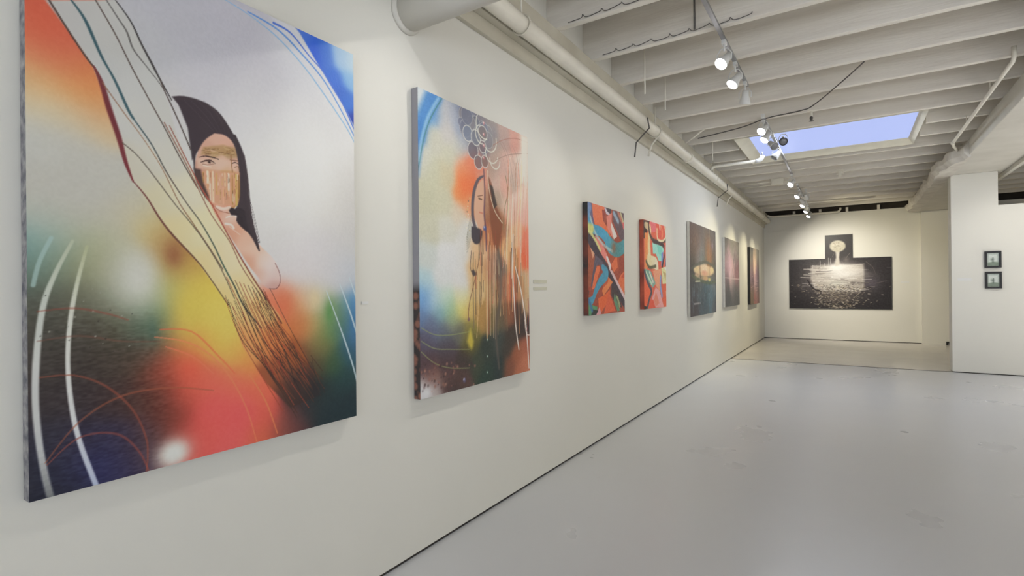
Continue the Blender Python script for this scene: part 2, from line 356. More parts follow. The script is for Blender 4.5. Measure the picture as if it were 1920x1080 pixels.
def proto_head():
    t = thing('track_light', 'proto', 'spotlight', (0, 0, 0))
    bm = boxes((-0.016, 0.016, -0.035, 0.035, -0.03, 0.0)); tube(bm, [(0, 0, -0.03), (0, 0, -0.075)], 0.008, 8)
    link('adapter', bm, white_m, t, 0.002)
    head = bpy.data.objects.new('head_pivot', None)
    return t
mesh_cache = {}
def head_meshes():
    if mesh_cache: return mesh_cache
    def mk(name, bm, m):
        me = bpy.data.meshes.new(name); bmesh.ops.recalc_face_normals(bm, faces=bm.faces); bm.to_mesh(me); bm.free(); me.materials.append(m); mesh_cache[name] = me
    bm = boxes((-0.016, 0.016, -0.035, 0.035, -0.03, 0.0)); tube(bm, [(0, 0, -0.03), (0, 0, -0.085)], 0.008, 8); mk('adapter', bm, white_m)
    # housing: lathe along -z = beam direction, centre at origin
    bm = bmesh.new(); lathe(bm, [(0.018, 0.075), (0.030, 0.070), (0.034, 0.02), (0.047, -0.015), (0.055, -0.055), (0.052, -0.058), (0.050, -0.045), (0.02, -0.03)], 20); mk('housing', bm, white_m)
    bm = bmesh.new(); lathe(bm, [(0.018, 0.075), (0.030, 0.070), (0.034, 0.02), (0.047, -0.015), (0.055, -0.055), (0.052, -0.058), (0.050, -0.045), (0.02, -0.03)], 20); mk('housing_dark', bm, black_m)
    bm = bmesh.new(); lathe(bm, [(0.049, -0.046), (0.046, -0.058), (0.034, -0.068), (0.018, -0.074), (0.004, -0.076)], 20); mk('lens', bm, lens_m)
    bm = bmesh.new(); lathe(bm, [(0.049, -0.046), (0.044, -0.052), (0.030, -0.056), (0.004, -0.058)], 20); mk('lens_off', bm, lens_off)
    bm = bmesh.new()
    tube(bm, [(0.055, 0, 0.0), (0.058, 0, 0.05), (0.03, 0, 0.095), (0, 0, 0.10), (-0.03, 0, 0.095), (-0.058, 0, 0.05), (-0.055, 0, 0.0)], 0.005, 6); mk('yoke', bm, white_m)
    return mesh_cache
def track_light(x, y, aim, label, power=18.0, lit=True, spread=72, dark=False, color=(1.0, 0.90, 0.72), drop=0.16, group='spotlights on the ceiling tracks', rad=0.014):
    hm = head_meshes(); z = TZ-0.01
    t = thing('track_light', label, 'spotlight', (x, y, z), group)
    def add(name, me, loc=(0,0,0), q=None):
        o = bpy.data.objects.new(name, me); COL.objects.link(o); o.parent = t; o.location = loc
        if q is not None: o.rotation_mode = 'QUATERNION'; o.rotation_quaternion = q
        return o
    add('adapter', hm['adapter'])
    c = Vector((0, 0, -drop)); d = (Vector(aim)-(Vector((x, y, z))+c)).normalized()
    q = d.to_track_quat('-Z', 'Y')
    add('yoke', hm['yoke'], c + Vector((0, 0, 0)), None)
    add('housing', hm['housing_dark' if dark else 'housing'], c, q)
    add('lens', hm['lens' if lit else 'lens_off'], c, q)
    if lit:
        l = bpy.data.lights.new('spot_beam', 'SPOT'); l.energy = power; l.color = color; l.spot_size = R(spread); l.spot_blend = 1.0; l.shadow_soft_size = rad
        lo = bpy.data.objects.new('spot_beam', l); COL.objects.link(lo); lo.parent = t; lo.location = c + d*0.14
        lo.rotation_mode = 'QUATERNION'; lo.rotation_quaternion = q
    return t
P = 43.0
OUT = 'spotlight on the ceiling track overhead, above the top edge of the photo'
COOL = (0.93, 0.96, 1.0); NEUT = (1.0, 0.96, 0.90); WARM = (1.0, 0.90, 0.62)
track_light(TX, 1.62, (0, 2.2, 2.1), OUT, P*0.3, color=COOL)
track_light(TX, 2.95, (0, 1.30, 1.3), OUT, P*1.0, color=NEUT)
track_light(TX, 3.2, (0, 2.85, 2.2), OUT, P*0.1, color=NEUT)
track_light(TX, 4.65, (0, 2.90, 1.3), 'brightest spotlight, nearest on the ceiling track at the top of the photo', P*0.9, color=NEUT)
track_light(TX, 5.16, (0, 4.05, 1.35), 'lit spotlight just behind the brightest one on the near track', P*0.4, color=WARM)
track_light(TX, 5.70, (1.0, 6.2, 2.2), 'unlit white spotlight at the far end of the near track', lit=False)
track_light(TX-0.01, 7.14, (0, 5.2, 1.35), 'left one of two lit spotlights in front of the skylight', P*0.7, color=WARM, drop=0.11)
track_light(TX, 7.34, (0.0, 6.3, 1.35), 'right one of two lit spotlights in front of the skylight', P*0.7, color=WARM)
track_light(TX+0.02, 7.80, (1.9, 7.0, 2.6), 'unlit white spotlight on the track at the near edge of the skylight', lit=False)
track_light(1.32, 8.10, (1.95, 3.0, 2.0), 'black round spotlight facing the camera against the blue skylight', lit=False, dark=True, drop=0.06)
track_light(TX, 8.45, (0.4, 8.0, 2.4), 'unlit white spotlight on the track under the middle of the skylight', lit=False)
track_light(TX, 10.9, (0, 9.2, 1.35), 'small lit spotlight just beyond the skylight', P*3.0, color=WARM)
track_light(TX, 12.4, (0, 11.4, 1.35), 'lit spotlight at the near end of the farthest track', P*3.6, color=WARM)
track_light(TX+0.12, 12.75, (1.5, 14, 2.4), 'unlit spotlight beside the first lit one on the farthest track', lit=False)
track_light(TX, 13.9, (0, 13.0, 1.35), 'large bright spotlight in the middle of the farthest track', P*3.6, color=WARM)
track_light(TX, 15.05, (0, 14.4, 1.35), 'small lit spotlight on the farthest track, last but one', P*3.4, color=WARM)
track_light(TX+0.02, 14.35, (1.85, Y1, 1.5), 'lit spotlight aimed at the black painting on the far wall', P*5.4, color=NEUT, spread=84)
track_light(TX, 16.1, (0.2, 15.2, 1.6), 'lit spotlight at the very end of the farthest track', P*1.2, color=WARM)
track_light(TX, 13.3, (3.0, Y1, 1.4), 'added lit spotlight on the farthest track, brightening the right of the far wall', P*5.6, color=WARM, spread=84)  # added head, put in to brighten the far wall
track_light(4.9, 9.9, (4.15, YP, 1.85), 'spotlight on the right hand track aimed at the two small pictures', P*1.2, color=NEUT)
track_light(4.9, 9.0, (6.2, YP, 1.7), 'added spotlight on the right hand track, out of view at the right', P*0.4, color=NEUT)  # added unseen head for general room light

# ------------------------------------------------------------------ painting tools
def on_x(px, py, x=0.05):          # photo position -> (y, z) on the hung face of a left-wall canvas
    r = AF + AR*(px-960)/F_PX - AU*(py-540)/F_PX; t_ = (x-CPOS[0])/r[0]; p = CPOS+r*t_; return p[1], p[2]
def on_y(px, py, yv):
    r = AF + AR*(px-960)/F_PX - AU*(py-540)/F_PX; t_ = (yv-CPOS[1])/r[1]; p = CPOS+r*t_; return p[0], p[2]
def vnoise(shape_u, shape_v, U, V, seed):
    g = np.random.default_rng(seed).random((shape_v+2, shape_u+2))
    u = np.clip(U, 0, 0.9999)*shape_u; v = np.clip(V, 0, 0.9999)*shape_v
    i = u.astype(int); j = v.astype(int); fu = u-i; fv = v-j; fu = fu*fu*(3-2*fu); fv = fv*fv*(3-2*fv)
    return (g[j, i]*(1-fu)+g[j, i+1]*fu)*(1-fv) + (g[j+1, i]*(1-fu)+g[j+1, i+1]*fu)*fv
class Paint:
    """an artwork painted on a dense grid; coordinates a,b are metres along / up the canvas"""
    def __init__(s, a0, a1, b0, b1, nu, nv, f=None):
        s.a0, s.a1, s.b0, s.b1, s.nu, s.nv, s.f = a0, a1, b0, b1, nu, nv, f
        s.A, s.B = np.meshgrid(np.linspace(a0, a1, nu), np.linspace(b0, b1, nv))
        s.U = (s.A-a0)/(a1-a0); s.V = (s.B-b0)/(b1-b0)
        s.C = np.zeros((nv, nu, 3)); s.px = (a1-a0)/(nu-1)
    def cv(s, pts): return np.array([s.f(*p) if s.f else p for p in pts], float)
    def field(s, samples, k=0.11, p=None):
        pts = s.cv([q[:2] for q in samples]); num = np.zeros_like(s.C); den = np.full(s.A.shape, 1e-12)
        for (a, b), q in zip(pts, samples):
            kk = q[5] if len(q) > 5 else k
            w_ = np.exp(-((s.A-a)**2+(s.B-b)**2)/(2*kk*kk)) * (1.0) + 1e-5/(1e-3+(s.A-a)**2+(s.B-b)**2)**2*1e-3
            num += w_[..., None]*np.array(q[2:5]); den += w_
        s.C = num/den[..., None]
    def mix(s, m, col):
        s.C = s.C*(1-m[..., None]) + np.array(col, float)*m[..., None]
    def blob(s, p, r, col, al=1.0, ry=None, hard=0.0):
        (a, b), = s.cv([p]); ry = ry or r
        d = np.sqrt(((s.A-a)/r)**2+((s.B-b)/ry)**2)
        m = np.clip((1-d)/max(1e-3, 1-hard), 0, 1) if hard else np.exp(-d*d*1.4)
        s.mix(np.clip(m*al, 0, 1), col)
    def smooth(s, P, n=6):
        P = np.asarray(P); out = []
        for i in range(len(P)-1):
            p0, p1, p2, p3 = P[max(i-1, 0)], P[i], P[i+1], P[min(i+2, len(P)-1)]
            for t_ in np.arange(n)/n: out.append(0.5*((2*p1)+(p2-p0)*t_+(2*p0-5*p1+4*p2-p3)*t_**2+(3*p1-p0-3*p2+p3)*t_**3))
        out.append(P[-1]); return np.array(out)
    def stroke(s, pts, w, col, al=1.0, soft=0.35, sm=6, raw=False):
        P_ = np.asarray(pts, float) if raw else s.cv(pts)
        if sm and len(P_) > 2: P_ = s.smooth(P_, sm)
        n = len(P_)-1
        ws = np.full(n+1, w) if np.isscalar(w) else np.interp(np.linspace(0, 1, n+1), np.linspace(0, 1, len(w)), w)
        cols = np.array(col, float); 
        if cols.ndim == 1: cols = np.repeat(cols[None], n+1, 0)
        else: cols = np.stack([np.interp(np.linspace(0, 1, n+1), np.linspace(0, 1, len(cols)), cols[:, c]) for c in range(3)], 1)
        best = np.full(s.A.shape, 9e9, np.float32); bw = np.ones(s.A.shape, np.float32); bi = np.zeros(s.A.shape, int)
        for i in range(n):
            (x0, y0), (x1, y1) = P_[i], P_[i+1]; pad = max(ws[i], ws[i+1])*1.5+s.px*2
            ia = int(max(0, (min(x0, x1)-pad-s.a0)/s.px)); ib = int(min(s.nu, (max(x0, x1)+pad-s.a0)/s.px+2))
            dy = (s.b1-s.b0)/(s.nv-1)
            ja = int(max(0, (min(y0, y1)-pad-s.b0)/dy)); jb = int(min(s.nv, (max(y0, y1)+pad-s.b0)/dy+2))
            if ia >= ib or ja >= jb: continue
            A = s.A[ja:jb, ia:ib]; B = s.B[ja:jb, ia:ib]; dx, dyy = x1-x0, y1-y0; L2 = dx*dx+dyy*dyy+1e-12
            t_ = np.clip(((A-x0)*dx+(B-y0)*dyy)/L2, 0, 1); d = np.hypot(A-x0-t_*dx, B-y0-t_*dyy)/(0.5*(ws[i]*(1-t_)+ws[i+1]*t_)+1e-9)
            sub = best[ja:jb, ia:ib]; k_ = d < sub; sub[k_] = d[k_]; bi[ja:jb, ia:ib][k_] = i
        so = max(soft, 0.02); aa = np.clip((1+so-best)/(2*so), 0, 1)*al
        s.C = s.C*(1-aa[..., None]) + cols[bi]*aa[..., None]
    def mask(s, pts, soft=0.002, raw=False, sm=0):
        P_ = np.asarray(pts, float) if raw else s.cv(pts)
        if sm: P_ = s.smooth(np.vstack([P_, P_[:1]]), sm)[:-1]
        ins = np.zeros(s.A.shape, bool); d = np.full(s.A.shape, 9e9)
        for i in range(len(P_)):
            x0, y0 = P_[i]; x1, y1 = P_[(i+1) % len(P_)]
            c = ((y0 > s.B) != (y1 > s.B)); 
            with np.errstate(all='ignore'): xc = (x1-x0)*(s.B-y0)/((y1-y0) if y1 != y0 else 1e-12)+x0
            ins ^= c & (s.A < xc)
            dx, dy = x1-x0, y1-y0; t_ = np.clip(((s.A-x0)*dx+(s.B-y0)*dy)/(dx*dx+dy*dy+1e-12), 0, 1)
            d = np.minimum(d, np.hypot(s.A-x0-t_*dx, s.B-y0-t_*dy))
        sd = np.where(ins, d, -d); return np.clip(0.5+sd/(2*max(soft, 1e-4)), 0, 1)
    def poly(s, pts, col, al=1.0, soft=0.002, raw=False, sm=0): s.mix(s.mask(pts, soft, raw, sm)*al, col)
    def desat(s, k):
        g = s.C.mean(2, keepdims=True); s.C = g+(s.C-g)*k
    def grain(s, amp, nu=200, nv=200, seed=1, m=None):
        n = (vnoise(nu, nv, s.U, s.V, seed)-0.5)*2*amp
        s.C += n[..., None] if m is None else (n*m)[..., None]
def paint_mat():
    m = bpy.data.materials.new('painted_canvas'); m.use_nodes = True; N = m.node_tree.nodes; L = m.node_tree.links; b = N['Principled BSDF']
    a = N.new('ShaderNodeAttribute'); a.attribute_name = 'paint'
    tc = N.new('ShaderNodeTexCoord'); nz = N.new('ShaderNodeTexNoise'); nz.inputs['Scale'].default_value = 90
    L.new(tc.outputs['Object'], nz.inputs[0]); bp = N.new('ShaderNodeBump'); bp.inputs['Strength'].default_value = 0.15; bp.inputs['Distance'].default_value = 0.004
    L.new(nz.outputs[0], bp.inputs['Height']); L.new(bp.outputs[0], b.inputs['Normal'])
    L.new(a.outputs['Color'], b.inputs['Base Color']); b.inputs['Roughness'].default_value = 0.42; b.inputs['Specular IOR Level'].default_value = 0.35
    return m
paint_m = paint_mat()
GAIN = 1.0
def face_mesh(name, pt, to3, parent, gain=1.18):
    """links the painted grid as one mesh; to3(a, b) gives scene coordinates"""
    nu, nv = pt.nu, pt.nv
    co = np.stack(to3(pt.A.ravel(), pt.B.ravel()), 1) - np.array(parent.location)
    me = bpy.data.meshes.new(name); me.vertices.add(nu*nv); me.vertices.foreach_set('co', co.astype(np.float32).ravel())
    i, j = np.meshgrid(np.arange(nu-1), np.arange(nv-1)); b = (j*nu+i).ravel()
    q = np.stack([b, b+1, b+1+nu, b+nu], 1).astype(np.int32); nf = len(q)
    me.loops.add(nf*4); me.loops.foreach_set('vertex_index', q.ravel())
    me.polygons.add(nf); me.polygons.foreach_set('loop_start', np.arange(0, nf*4, 4, dtype=np.int32))
    try: me.polygons.foreach_set('loop_total', np.full(nf, 4, np.int32))
    except Exception: pass
    me.update(calc_edges=True)
    srgb = np.clip(pt.C/255.0, 0.0, 1); lin = np.where(srgb <= 0.04045, srgb/12.92, ((srgb+0.055)/1.055)**2.4)
    lin = lin*gain*1.12; lin = lin/(1+lin**5)**(1/5)*0.97
    at = me.color_attributes.new('paint', 'FLOAT_COLOR', 'POINT')
    at.data.foreach_set('color', np.concatenate([lin.reshape(-1, 3), np.ones((nu*nv, 1))], 1).astype(np.float32).ravel())
    me.materials.append(paint_m); me.validate()
    o = bpy.data.objects.new(name, me); COL.objects.link(o); o.parent = parent; return o

def hang_left(pt, depth, label, edge_m, gap=0.004, gain=1.18, name='canvas'):
    t = thing('painting', label, 'painting', (gap, (pt.a0+pt.a1)/2, pt.b0))
    face_mesh('canvas', pt, lambda a, b: (np.full(a.shape, gap+depth), a, b), t, gain)
    y0, y1, z0, z1 = pt.a0, pt.a1, pt.b0, pt.b1
    bm = bmesh.new(); e = 0.0012; xa, xb = gap, gap+depth-0.0006
    box(bm, xa, xb, y0, y1, z0, z1)
    child('canvas_edge', bm, edge_m, t, 0.0)
    return t

# ------------------------------------------------------------------ painting: woman in gold mask with thread bundle
D1 = 0.05
p = Paint(0.515, 1.716, 0.893, 2.640, 470, 684, lambda x, y: on_x(x, y, D1))
S = [(70,5,205,92,72),(75,45,222,112,80),(110,70,208,100,80),(85,100,230,140,100),(120,115,222,120,84),(150,140,222,125,80),(80,150,225,175,125),(120,165,228,165,105),(165,175,225,145,85),(190,200,215,140,90),
 (90,200,208,195,165),(140,215,205,190,160),(195,230,205,185,150),(80,260,188,188,180),(140,280,186,184,174),(80,340,184,182,172),(150,350,184,182,172),(210,330,186,184,174),(250,380,188,184,168),
 (80,410,178,180,168),(150,410,182,180,168),(220,420,185,182,165),(270,400,195,188,160),(75,455,120,160,158),(115,450,158,170,150),(170,455,165,170,135),(220,460,178,178,148),(280,425,205,185,125),(300,440,195,170,110),
 (75,500,92,120,112),(110,500,128,135,110),(160,500,140,142,110),(200,500,160,160,130),(90,560,80,82,72),(150,560,100,100,82),(205,560,125,128,108),(100,620,66,64,56),(160,620,72,68,58),(220,620,78,74,58),(260,600,92,96,76),
 (90,680,56,50,46),(150,680,52,44,40),(210,680,60,50,42),(260,670,72,56,44),(90,750,48,40,42),(150,750,46,36,40),(210,750,56,38,38),(260,750,70,44,38),(100,820,38,36,52),(160,820,40,36,62),(220,820,42,38,66),(265,820,60,42,54),
 (80,890,30,32,48),(130,890,38,38,72),(190,870,36,38,84),(240,860,44,40,72),(70,930,24,26,40),(110,930,24,26,44),
 (290,560,150,165,140),(285,620,58,96,90),(300,600,84,120,96),(290,650,84,72,60),
 (245,490,196,196,184),(255,540,202,203,190),(270,510,204,202,186),(262,570,180,188,168),(230,520,178,182,165),
 (320,455,160,115,74),(335,480,168,120,70),(318,500,165,140,80),(350,500,200,165,82),(315,540,175,178,110),(340,560,214,186,80),(370,540,222,190,84),(360,600,218,190,84),(400,590,228,196,92),(330,600,196,180,90),(390,640,226,184,80),(430,610,228,196,96),(440,660,228,175,84),(330,630,214,140,70),(360,650,228,130,72),(470,680,226,140,74),
 (310,680,165,70,50),(345,690,226,98,74),(390,710,236,104,82),(440,720,238,110,84),(490,730,232,104,78),(350,740,200,84,66),(400,770,238,92,88),(450,780,240,90,90),(500,780,226,92,78),(380,820,232,92,84),(440,830,238,94,90),(490,820,210,96,70),(530,800,150,78,66),
 (300,720,110,52,38),(300,770,96,46,36),(330,790,120,52,40),(290,830,96,66,62),(350,820,190,78,66),
 (300,100,186,186,190),(350,60,184,183,190),(400,100,182,181,190),(450,60,184,182,192),(500,150,194,192,200),(400,160,196,194,200),(470,220,216,214,216),(550,220,226,224,224),(600,160,210,210,214),(560,120,205,205,212),(620,250,222,220,216),(520,300,244,241,230),(580,320,250,247,236),(640,330,216,212,206),(500,380,230,228,222),(560,400,228,226,220),(620,400,212,208,202),(660,380,200,196,190),
 (520,450,216,212,208),(570,470,222,216,218),(620,460,206,202,202),(660,450,194,192,188),(560,510,216,206,204),(610,510,206,202,202),(650,510,184,190,198),
 (530,560,222,110,76),(555,570,208,130,84),(575,560,214,180,140),(600,560,196,192,160),(560,610,196,110,62),(590,610,190,150,96),(610,590,140,160,110),(630,580,96,130,96),(615,620,90,126,70),(640,610,70,110,110),(660,570,84,136,178),(665,620,58,104,140),(655,660,42,84,104),(600,650,120,110,66),(625,680,54,84,54),(645,710,28,60,62),
 (590,690,74,62,44),(560,670,120,70,44),(610,730,28,46,48),(650,750,24,44,50),(580,760,36,44,48),(620,770,26,44,50),(550,790,84,52,54),(555,740,64,42,42)]
S += [(330,225,198,196,196),(342,262,206,204,200),(318,190,196,194,194),(600,285,250,247,238),(560,280,248,246,238),(480,260,222,220,220),(620,200,214,212,212),(480,180,204,202,206),(545,350,252,249,238),(500,330,242,238,226),(600,360,244,240,228)]
S = [q+((0.045 if (q[0] < 400 or q[1] > 520) else 0.075),) for q in S]
p.field(S, 0.05)
p.blob((262,520), .06, (206,206,194), .8, .085); p.blob((326,478), .034, (146,94,62), .85, .05); p.blob((287,622), .022, (66,96,86), .5, .05); p.blob((618,585), .03, (84,136,74), .75, .07)
p.blob((590,560), .035, (222,196,150), .6, .05); p.blob((352,590), .05, (222,190,82), .6, .09); p.blob((535,575), .05, (222,100,66), .45, .08); p.blob((663,600), .03, (60,112,160), .7, .12)
p.blob((85,40), .10, (214,92,68), .5, .12); p.blob((420,770), .13, (244,88,84), .55, .12); p.blob((360,690), .05, (240,86,66), .5, .06)
p.blob((326,850), 0.062, (214,214,206), 1.0, 0.055); p.blob((326,850), 0.045, (224,224,214), 0.9)
p.grain(2.5, 160, 220, 3)
# soft ground textures of the dark lower left
mdark = p.mask([(60,560),(300,600),(330,760),(280,900),(60,945)], 0.05); p.grain(11, 90, 400, 5, mdark)
# thread bundle body
bund = [(85,0),(130,60),(175,125),(210,215),(240,310),(250,340),(300,410),(325,440),(370,490),(428,570),(455,650),(500,720),(545,765),(600,740),(585,690),(560,640),(530,600),(500,560),(480,525),(450,480),(425,435),(400,385),(375,345),(350,300),(330,250),(318,200),(298,145),(265,80),(245,40),(215,0)]
q0 = p.C.copy(); mb = p.mask(bund, 0.004)
p.field([(120,10,186,184,180),(200,60,188,187,182),(230,150,190,190,186),(270,230,194,193,186),(300,300,200,197,184),(260,320,196,190,172),(340,370,216,208,180),(300,370,206,196,160),(380,430,228,214,170),(340,430,220,200,150),(430,490,234,212,170),(390,500,226,200,144),(450,540,232,204,152),(430,560,226,194,126),(480,590,228,180,116),(470,640,222,150,90),(510,640,205,120,66),(520,700,150,80,50),(560,670,150,84,44),(545,725,80,50,42),(560,730,50,38,38),(590,730,40,36,38),(580,705,70,46,38)], 0.04)
p.C = q0*(1-mb[..., None]) + p.C*mb[..., None]
# blue sail and arcs at the upper right
mt = p.mask([(545,40),(562,62),(590,110),(620,160),(648,205),(668,245),(690,100)], 0.004)
q0 = p.C.copy(); p.field([(565,72,70,110,205),(590,100,36,84,200),(610,105,60,110,200),(640,112,150,180,212),(655,150,120,165,208),(630,150,44,100,200),(650,190,52,110,200),(664,230,30,60,160),(640,180,36,90,190),(660,120,168,190,205)], 0.03)
p.C = q0*(1-mt[..., None]) + p.C*mt[..., None]
p.stroke([(415,-5),(470,30),(520,70),(570,125),(610,180),(650,240),(667,273)], [0.003,0.006,0.007,0.006], (128,172,212), 0.9)
p.stroke([(465,22),(520,55),(562,97),(608,152),(645,217),(667,262)], [0.006,0.009,0.007,0.007], (84,134,206), 0.9)
p.stroke([(513,43),(545,62),(580,105),(612,142),(642,194),(667,250)], [0.010,0.007,0.006,0.008], (62,100,196), 0.9)
# white sweeping arcs
p.stroke([(136,452),(105,510),(82,570),(70,650),(66,740),(72,820),(84,890),(97,940)], [0.008,0.014,0.017,0.016,0.018], [(176,184,160),(196,202,190),(206,208,204),(196,198,196),(110,112,112)], 0.92)
p.stroke([(163,462),(145,530),(132,600),(127,680),(134,760),(150,830),(181,912)], [0.008,0.012,0.012,0.013,0.014], [(170,176,140),(206,208,192),(222,222,214),(216,218,220),(176,186,214)], 0.95)
p.stroke([(96,446),(74,490),(62,535)], 0.011, (156,182,176), 0.8)
for q_ in ([(612,545),(640,620),(660,680),(671,722)], [(637,532),(658,590),(673,640)], [(655,520),(668,560),(675,590)]):
    p.stroke(q_, [0.004,0.009,0.008], (190,206,212), 0.85)
# thin red rings
for q_, c_, a_ in (([(75,708),(140,704),(200,725),(250,770),(276,830),(274,890)], (150,74,54), .6), ([(85,868),(150,790),(230,742),(320,727),(400,732)], (158,84,56), .55),
    ([(88,872),(150,820),(220,814),(262,848),(282,892)], (150,72,60), .6), ([(70,584),(140,578),(200,588),(240,600)], (140,64,52), .5), ([(70,640),(150,630),(230,640),(300,640)], (120,70,56), .4),
    ([(290,632),(345,640),(390,662),(430,705),(462,765),(482,830)], (240,130,90), .6), ([(310,650),(360,668),(400,700)], (240,120,90), .5), ([(466,700),(498,752),(520,812)], (226,130,84), .7), ([(300,618),(360,622),(410,668),(440,700)], (236,96,66), .55)):
    p.stroke(q_, [0.004,0.007,0.005], c_, a_)
# hair, face and shoulder
skin = [(392,372),(412,388),(432,396),(448,410),(470,440),(490,463),(508,480),(520,498),(525,520),(520,540),(500,540),(484,520),(466,497),(446,466),(424,432),(405,405)]
q0 = p.C.copy(); ms = p.mask(skin, 0.003, sm=4)
p.field([(400,385,196,130,104),(412,402,214,156,132),(430,410,232,190,172),(440,430,220,160,134),(430,436,206,146,120),(460,450,228,176,152),(475,470,232,186,164),(470,490,214,156,130),(490,490,234,200,184),(505,500,232,206,198),(500,520,228,200,192),(515,515,220,190,182),(510,536,196,150,140),(490,516,218,170,150)], 0.02)
p.C = q0*(1-ms[..., None]) + p.C*ms[..., None]
p.stroke([(505,541),(518,541),(525,530),(524,512),(516,494)], 0.0035, (110,60,56), 0.7)
p.stroke([(424,408),(438,404),(446,410)], 0.005, (240,214,200), 0.9)
p.stroke([(430,425),(450,440)], 0.004, (238,206,190), 0.6)
p.poly([(322,181),(345,180),(380,190),(408,208),(428,235),(446,268),(456,300),(463,340),(468,385),(475,420),(482,452),(470,440),(455,425),(444,405),(440,395),(446,380),(448,330),(442,290),(430,262),(402,256),(376,270),(366,300),(372,342),(392,378),(380,362),(366,330),(361,290),(355,250),(345,212)], (62,52,58), 1, 0.0025, sm=3)
p.poly([(330,184),(375,192),(400,208),(420,240),(440,278),(400,262),(370,285),(360,300),(352,240)], (60,50,57), 1, 0.003)
face = [(402,250),(422,254),(438,270),(446,300),(449,335),(449,372),(440,390),(424,397),(404,392),(388,372),(374,345),(366,318),(369,290),(383,264)]
q0 = p.C.copy(); mf = p.mask(face, 0.0025, sm=4)
p.field([(405,262,214,166,146),(425,268,218,166,146),(395,278,206,158,138),(430,285,172,140,104),(400,288,170,140,100),(385,300,206,160,140),(415,302,214,172,150),(440,310,206,160,140),(372,320,190,140,120),(395,325,205,155,120),(430,325,190,140,80),(410,345,224,196,160),(385,345,214,172,130),(440,350,176,130,60),(425,365,214,150,110),(400,372,222,160,130),(440,380,180,130,80),(412,388,226,180,160)], 0.013)
p.C = q0*(1-mf[..., None]) + p.C*mf[..., None]
rd = random.Random(5)
fc = lambda *P_: [(281+x/2.62, 150+y/2.62) for x, y in P_]
p.poly(fc((262,330),(300,325),(360,318),(412,335),(425,372),(380,372),(330,366),(250,368)), (172,136,92), .75, .004)
for i in range(40):
    x = rd.uniform(255, 405); y = rd.uniform(328, 372); p.stroke(fc((x, y), (x+rd.uniform(8, 26), y+rd.uniform(-3, 4))), rd.uniform(.002, .004), rd.choice([(150,112,70),(196,164,120),(120,88,58),(214,180,150)]), .6, sm=0)
p.poly(fc((232,385),(330,382),(395,395),(430,400),(425,450),(330,445),(232,432)), (222,184,164), .7, .006)
p.stroke(fc((240,380),(270,374),(310,380),(338,390)), [.002,.005,.003], (66,42,40), .95)
p.stroke(fc((250,404),(275,396),(300,396),(320,410)), [.0025,.006,.006,.002], (60,38,36), .9)
p.blob(fc((292,404))[0], .008, (48,32,32), .95, .006, hard=.4); p.stroke(fc((258,412),(285,416),(315,412)), .0025, (136,92,78), .8)
p.stroke(fc((262,420),(300,426)), .003, (240,220,206), .8, sm=0)
p.stroke(fc((395,392),(432,398)), .003, (110,74,56), .8, sm=0); p.stroke(fc((400,412),(418,406),(438,414)), [.002,.005,.002], (66,46,44), .9)
p.stroke(fc((398,372),(402,420),(408,470)), [.006,.004,.005], (150,102,64), .8); p.stroke(fc((415,430),(436,428),(438,480)), .003, (120,84,50), .7)
p.poly(fc((256,450),(300,444),(440,456),(438,520),(432,610),(400,626),(330,612),(290,580),(262,510)), (208,152,122), .95, .005)
for (x0, y0, y1, w_, c_) in ((283,450,505,.010,(238,226,200)),(262,455,500,.007,(190,140,80)),(310,452,600,.009,(236,206,176)),(326,460,560,.006,(206,160,96)),(345,470,600,.010,(214,160,132)),(368,460,520,.008,(226,188,150)),(386,462,540,.009,(240,226,204)),(405,470,610,.007,(176,130,66)),(424,466,614,.009,(202,176,90)),(436,470,580,.005,(130,96,44)),(296,510,590,.007,(230,206,180)),(360,530,608,.008,(226,166,136)),(395,540,600,.007,(216,156,120))):
    p.stroke(fc((x0, y0), (x0+2, y1)), w_*.8, c_, .85, sm=0, soft=.6)
for i in range(60):
    x = rd.uniform(262, 436); y = rd.uniform(450, 580); p.stroke(fc((x, y), (x+rd.uniform(-2, 2), y+rd.uniform(8, 40))), rd.uniform(.0012, .003), rd.choice([(150,100,60),(244,232,212),(214,170,110),(186,120,92),(100,70,46)]), .6, sm=0)
p.poly(fc((214,432),(250,440),(262,500),(290,570),(296,600),(262,560),(228,500)), (66,50,50), .9, .004)
p.stroke(fc((300,605),(345,622),(395,618)), .010, (214,150,124), .9); p.stroke(fc((330,622),(360,632),(392,626)), .010, (240,206,190), .9)
p.stroke(fc((296,600),(340,640),(388,654)), .003, (150,84,64), .8)
p.stroke(fc((372,706),(400,712),(412,728)), .008, (246,228,216), .8)
p.poly(fc((388,640),(402,626),(420,634),(440,628),(470,646),(500,700),(518,780),(484,752),(446,720),(424,690),(428,666),(400,664)), (46,38,44), 1, .002, sm=2)
for dx in (0, 6, 12): p.stroke(fc((470+dx,560),(494+dx,640),(512+dx,720),(534+dx*.5,800)), .002, (70,60,64), .7)
p.stroke([(446,395),(458,405),(466,425),(478,448),(486,470)], [0.02,0.026,0.022,0.006], (50,42,48), 0.95)
p.stroke([(440,255),(453,290),(459,330),(463,380),(470,425),(480,452)], [0.012,0.02,0.024,0.026,0.024,0.006], (60,50,56), 1)
for dx in (0, 3, 6): p.stroke([(452+dx,290),(461+dx*.8,345),(467+dx*.7,400),(479+dx*.6,452)], 0.003, (66,56,60), 0.8)
for dx in (0, 1, 2, 3): p.stroke([(345+dx*12,188),(372+dx*12,215),(400+dx*8,245+dx*3)], 0.0018, (84,74,82), 0.5)
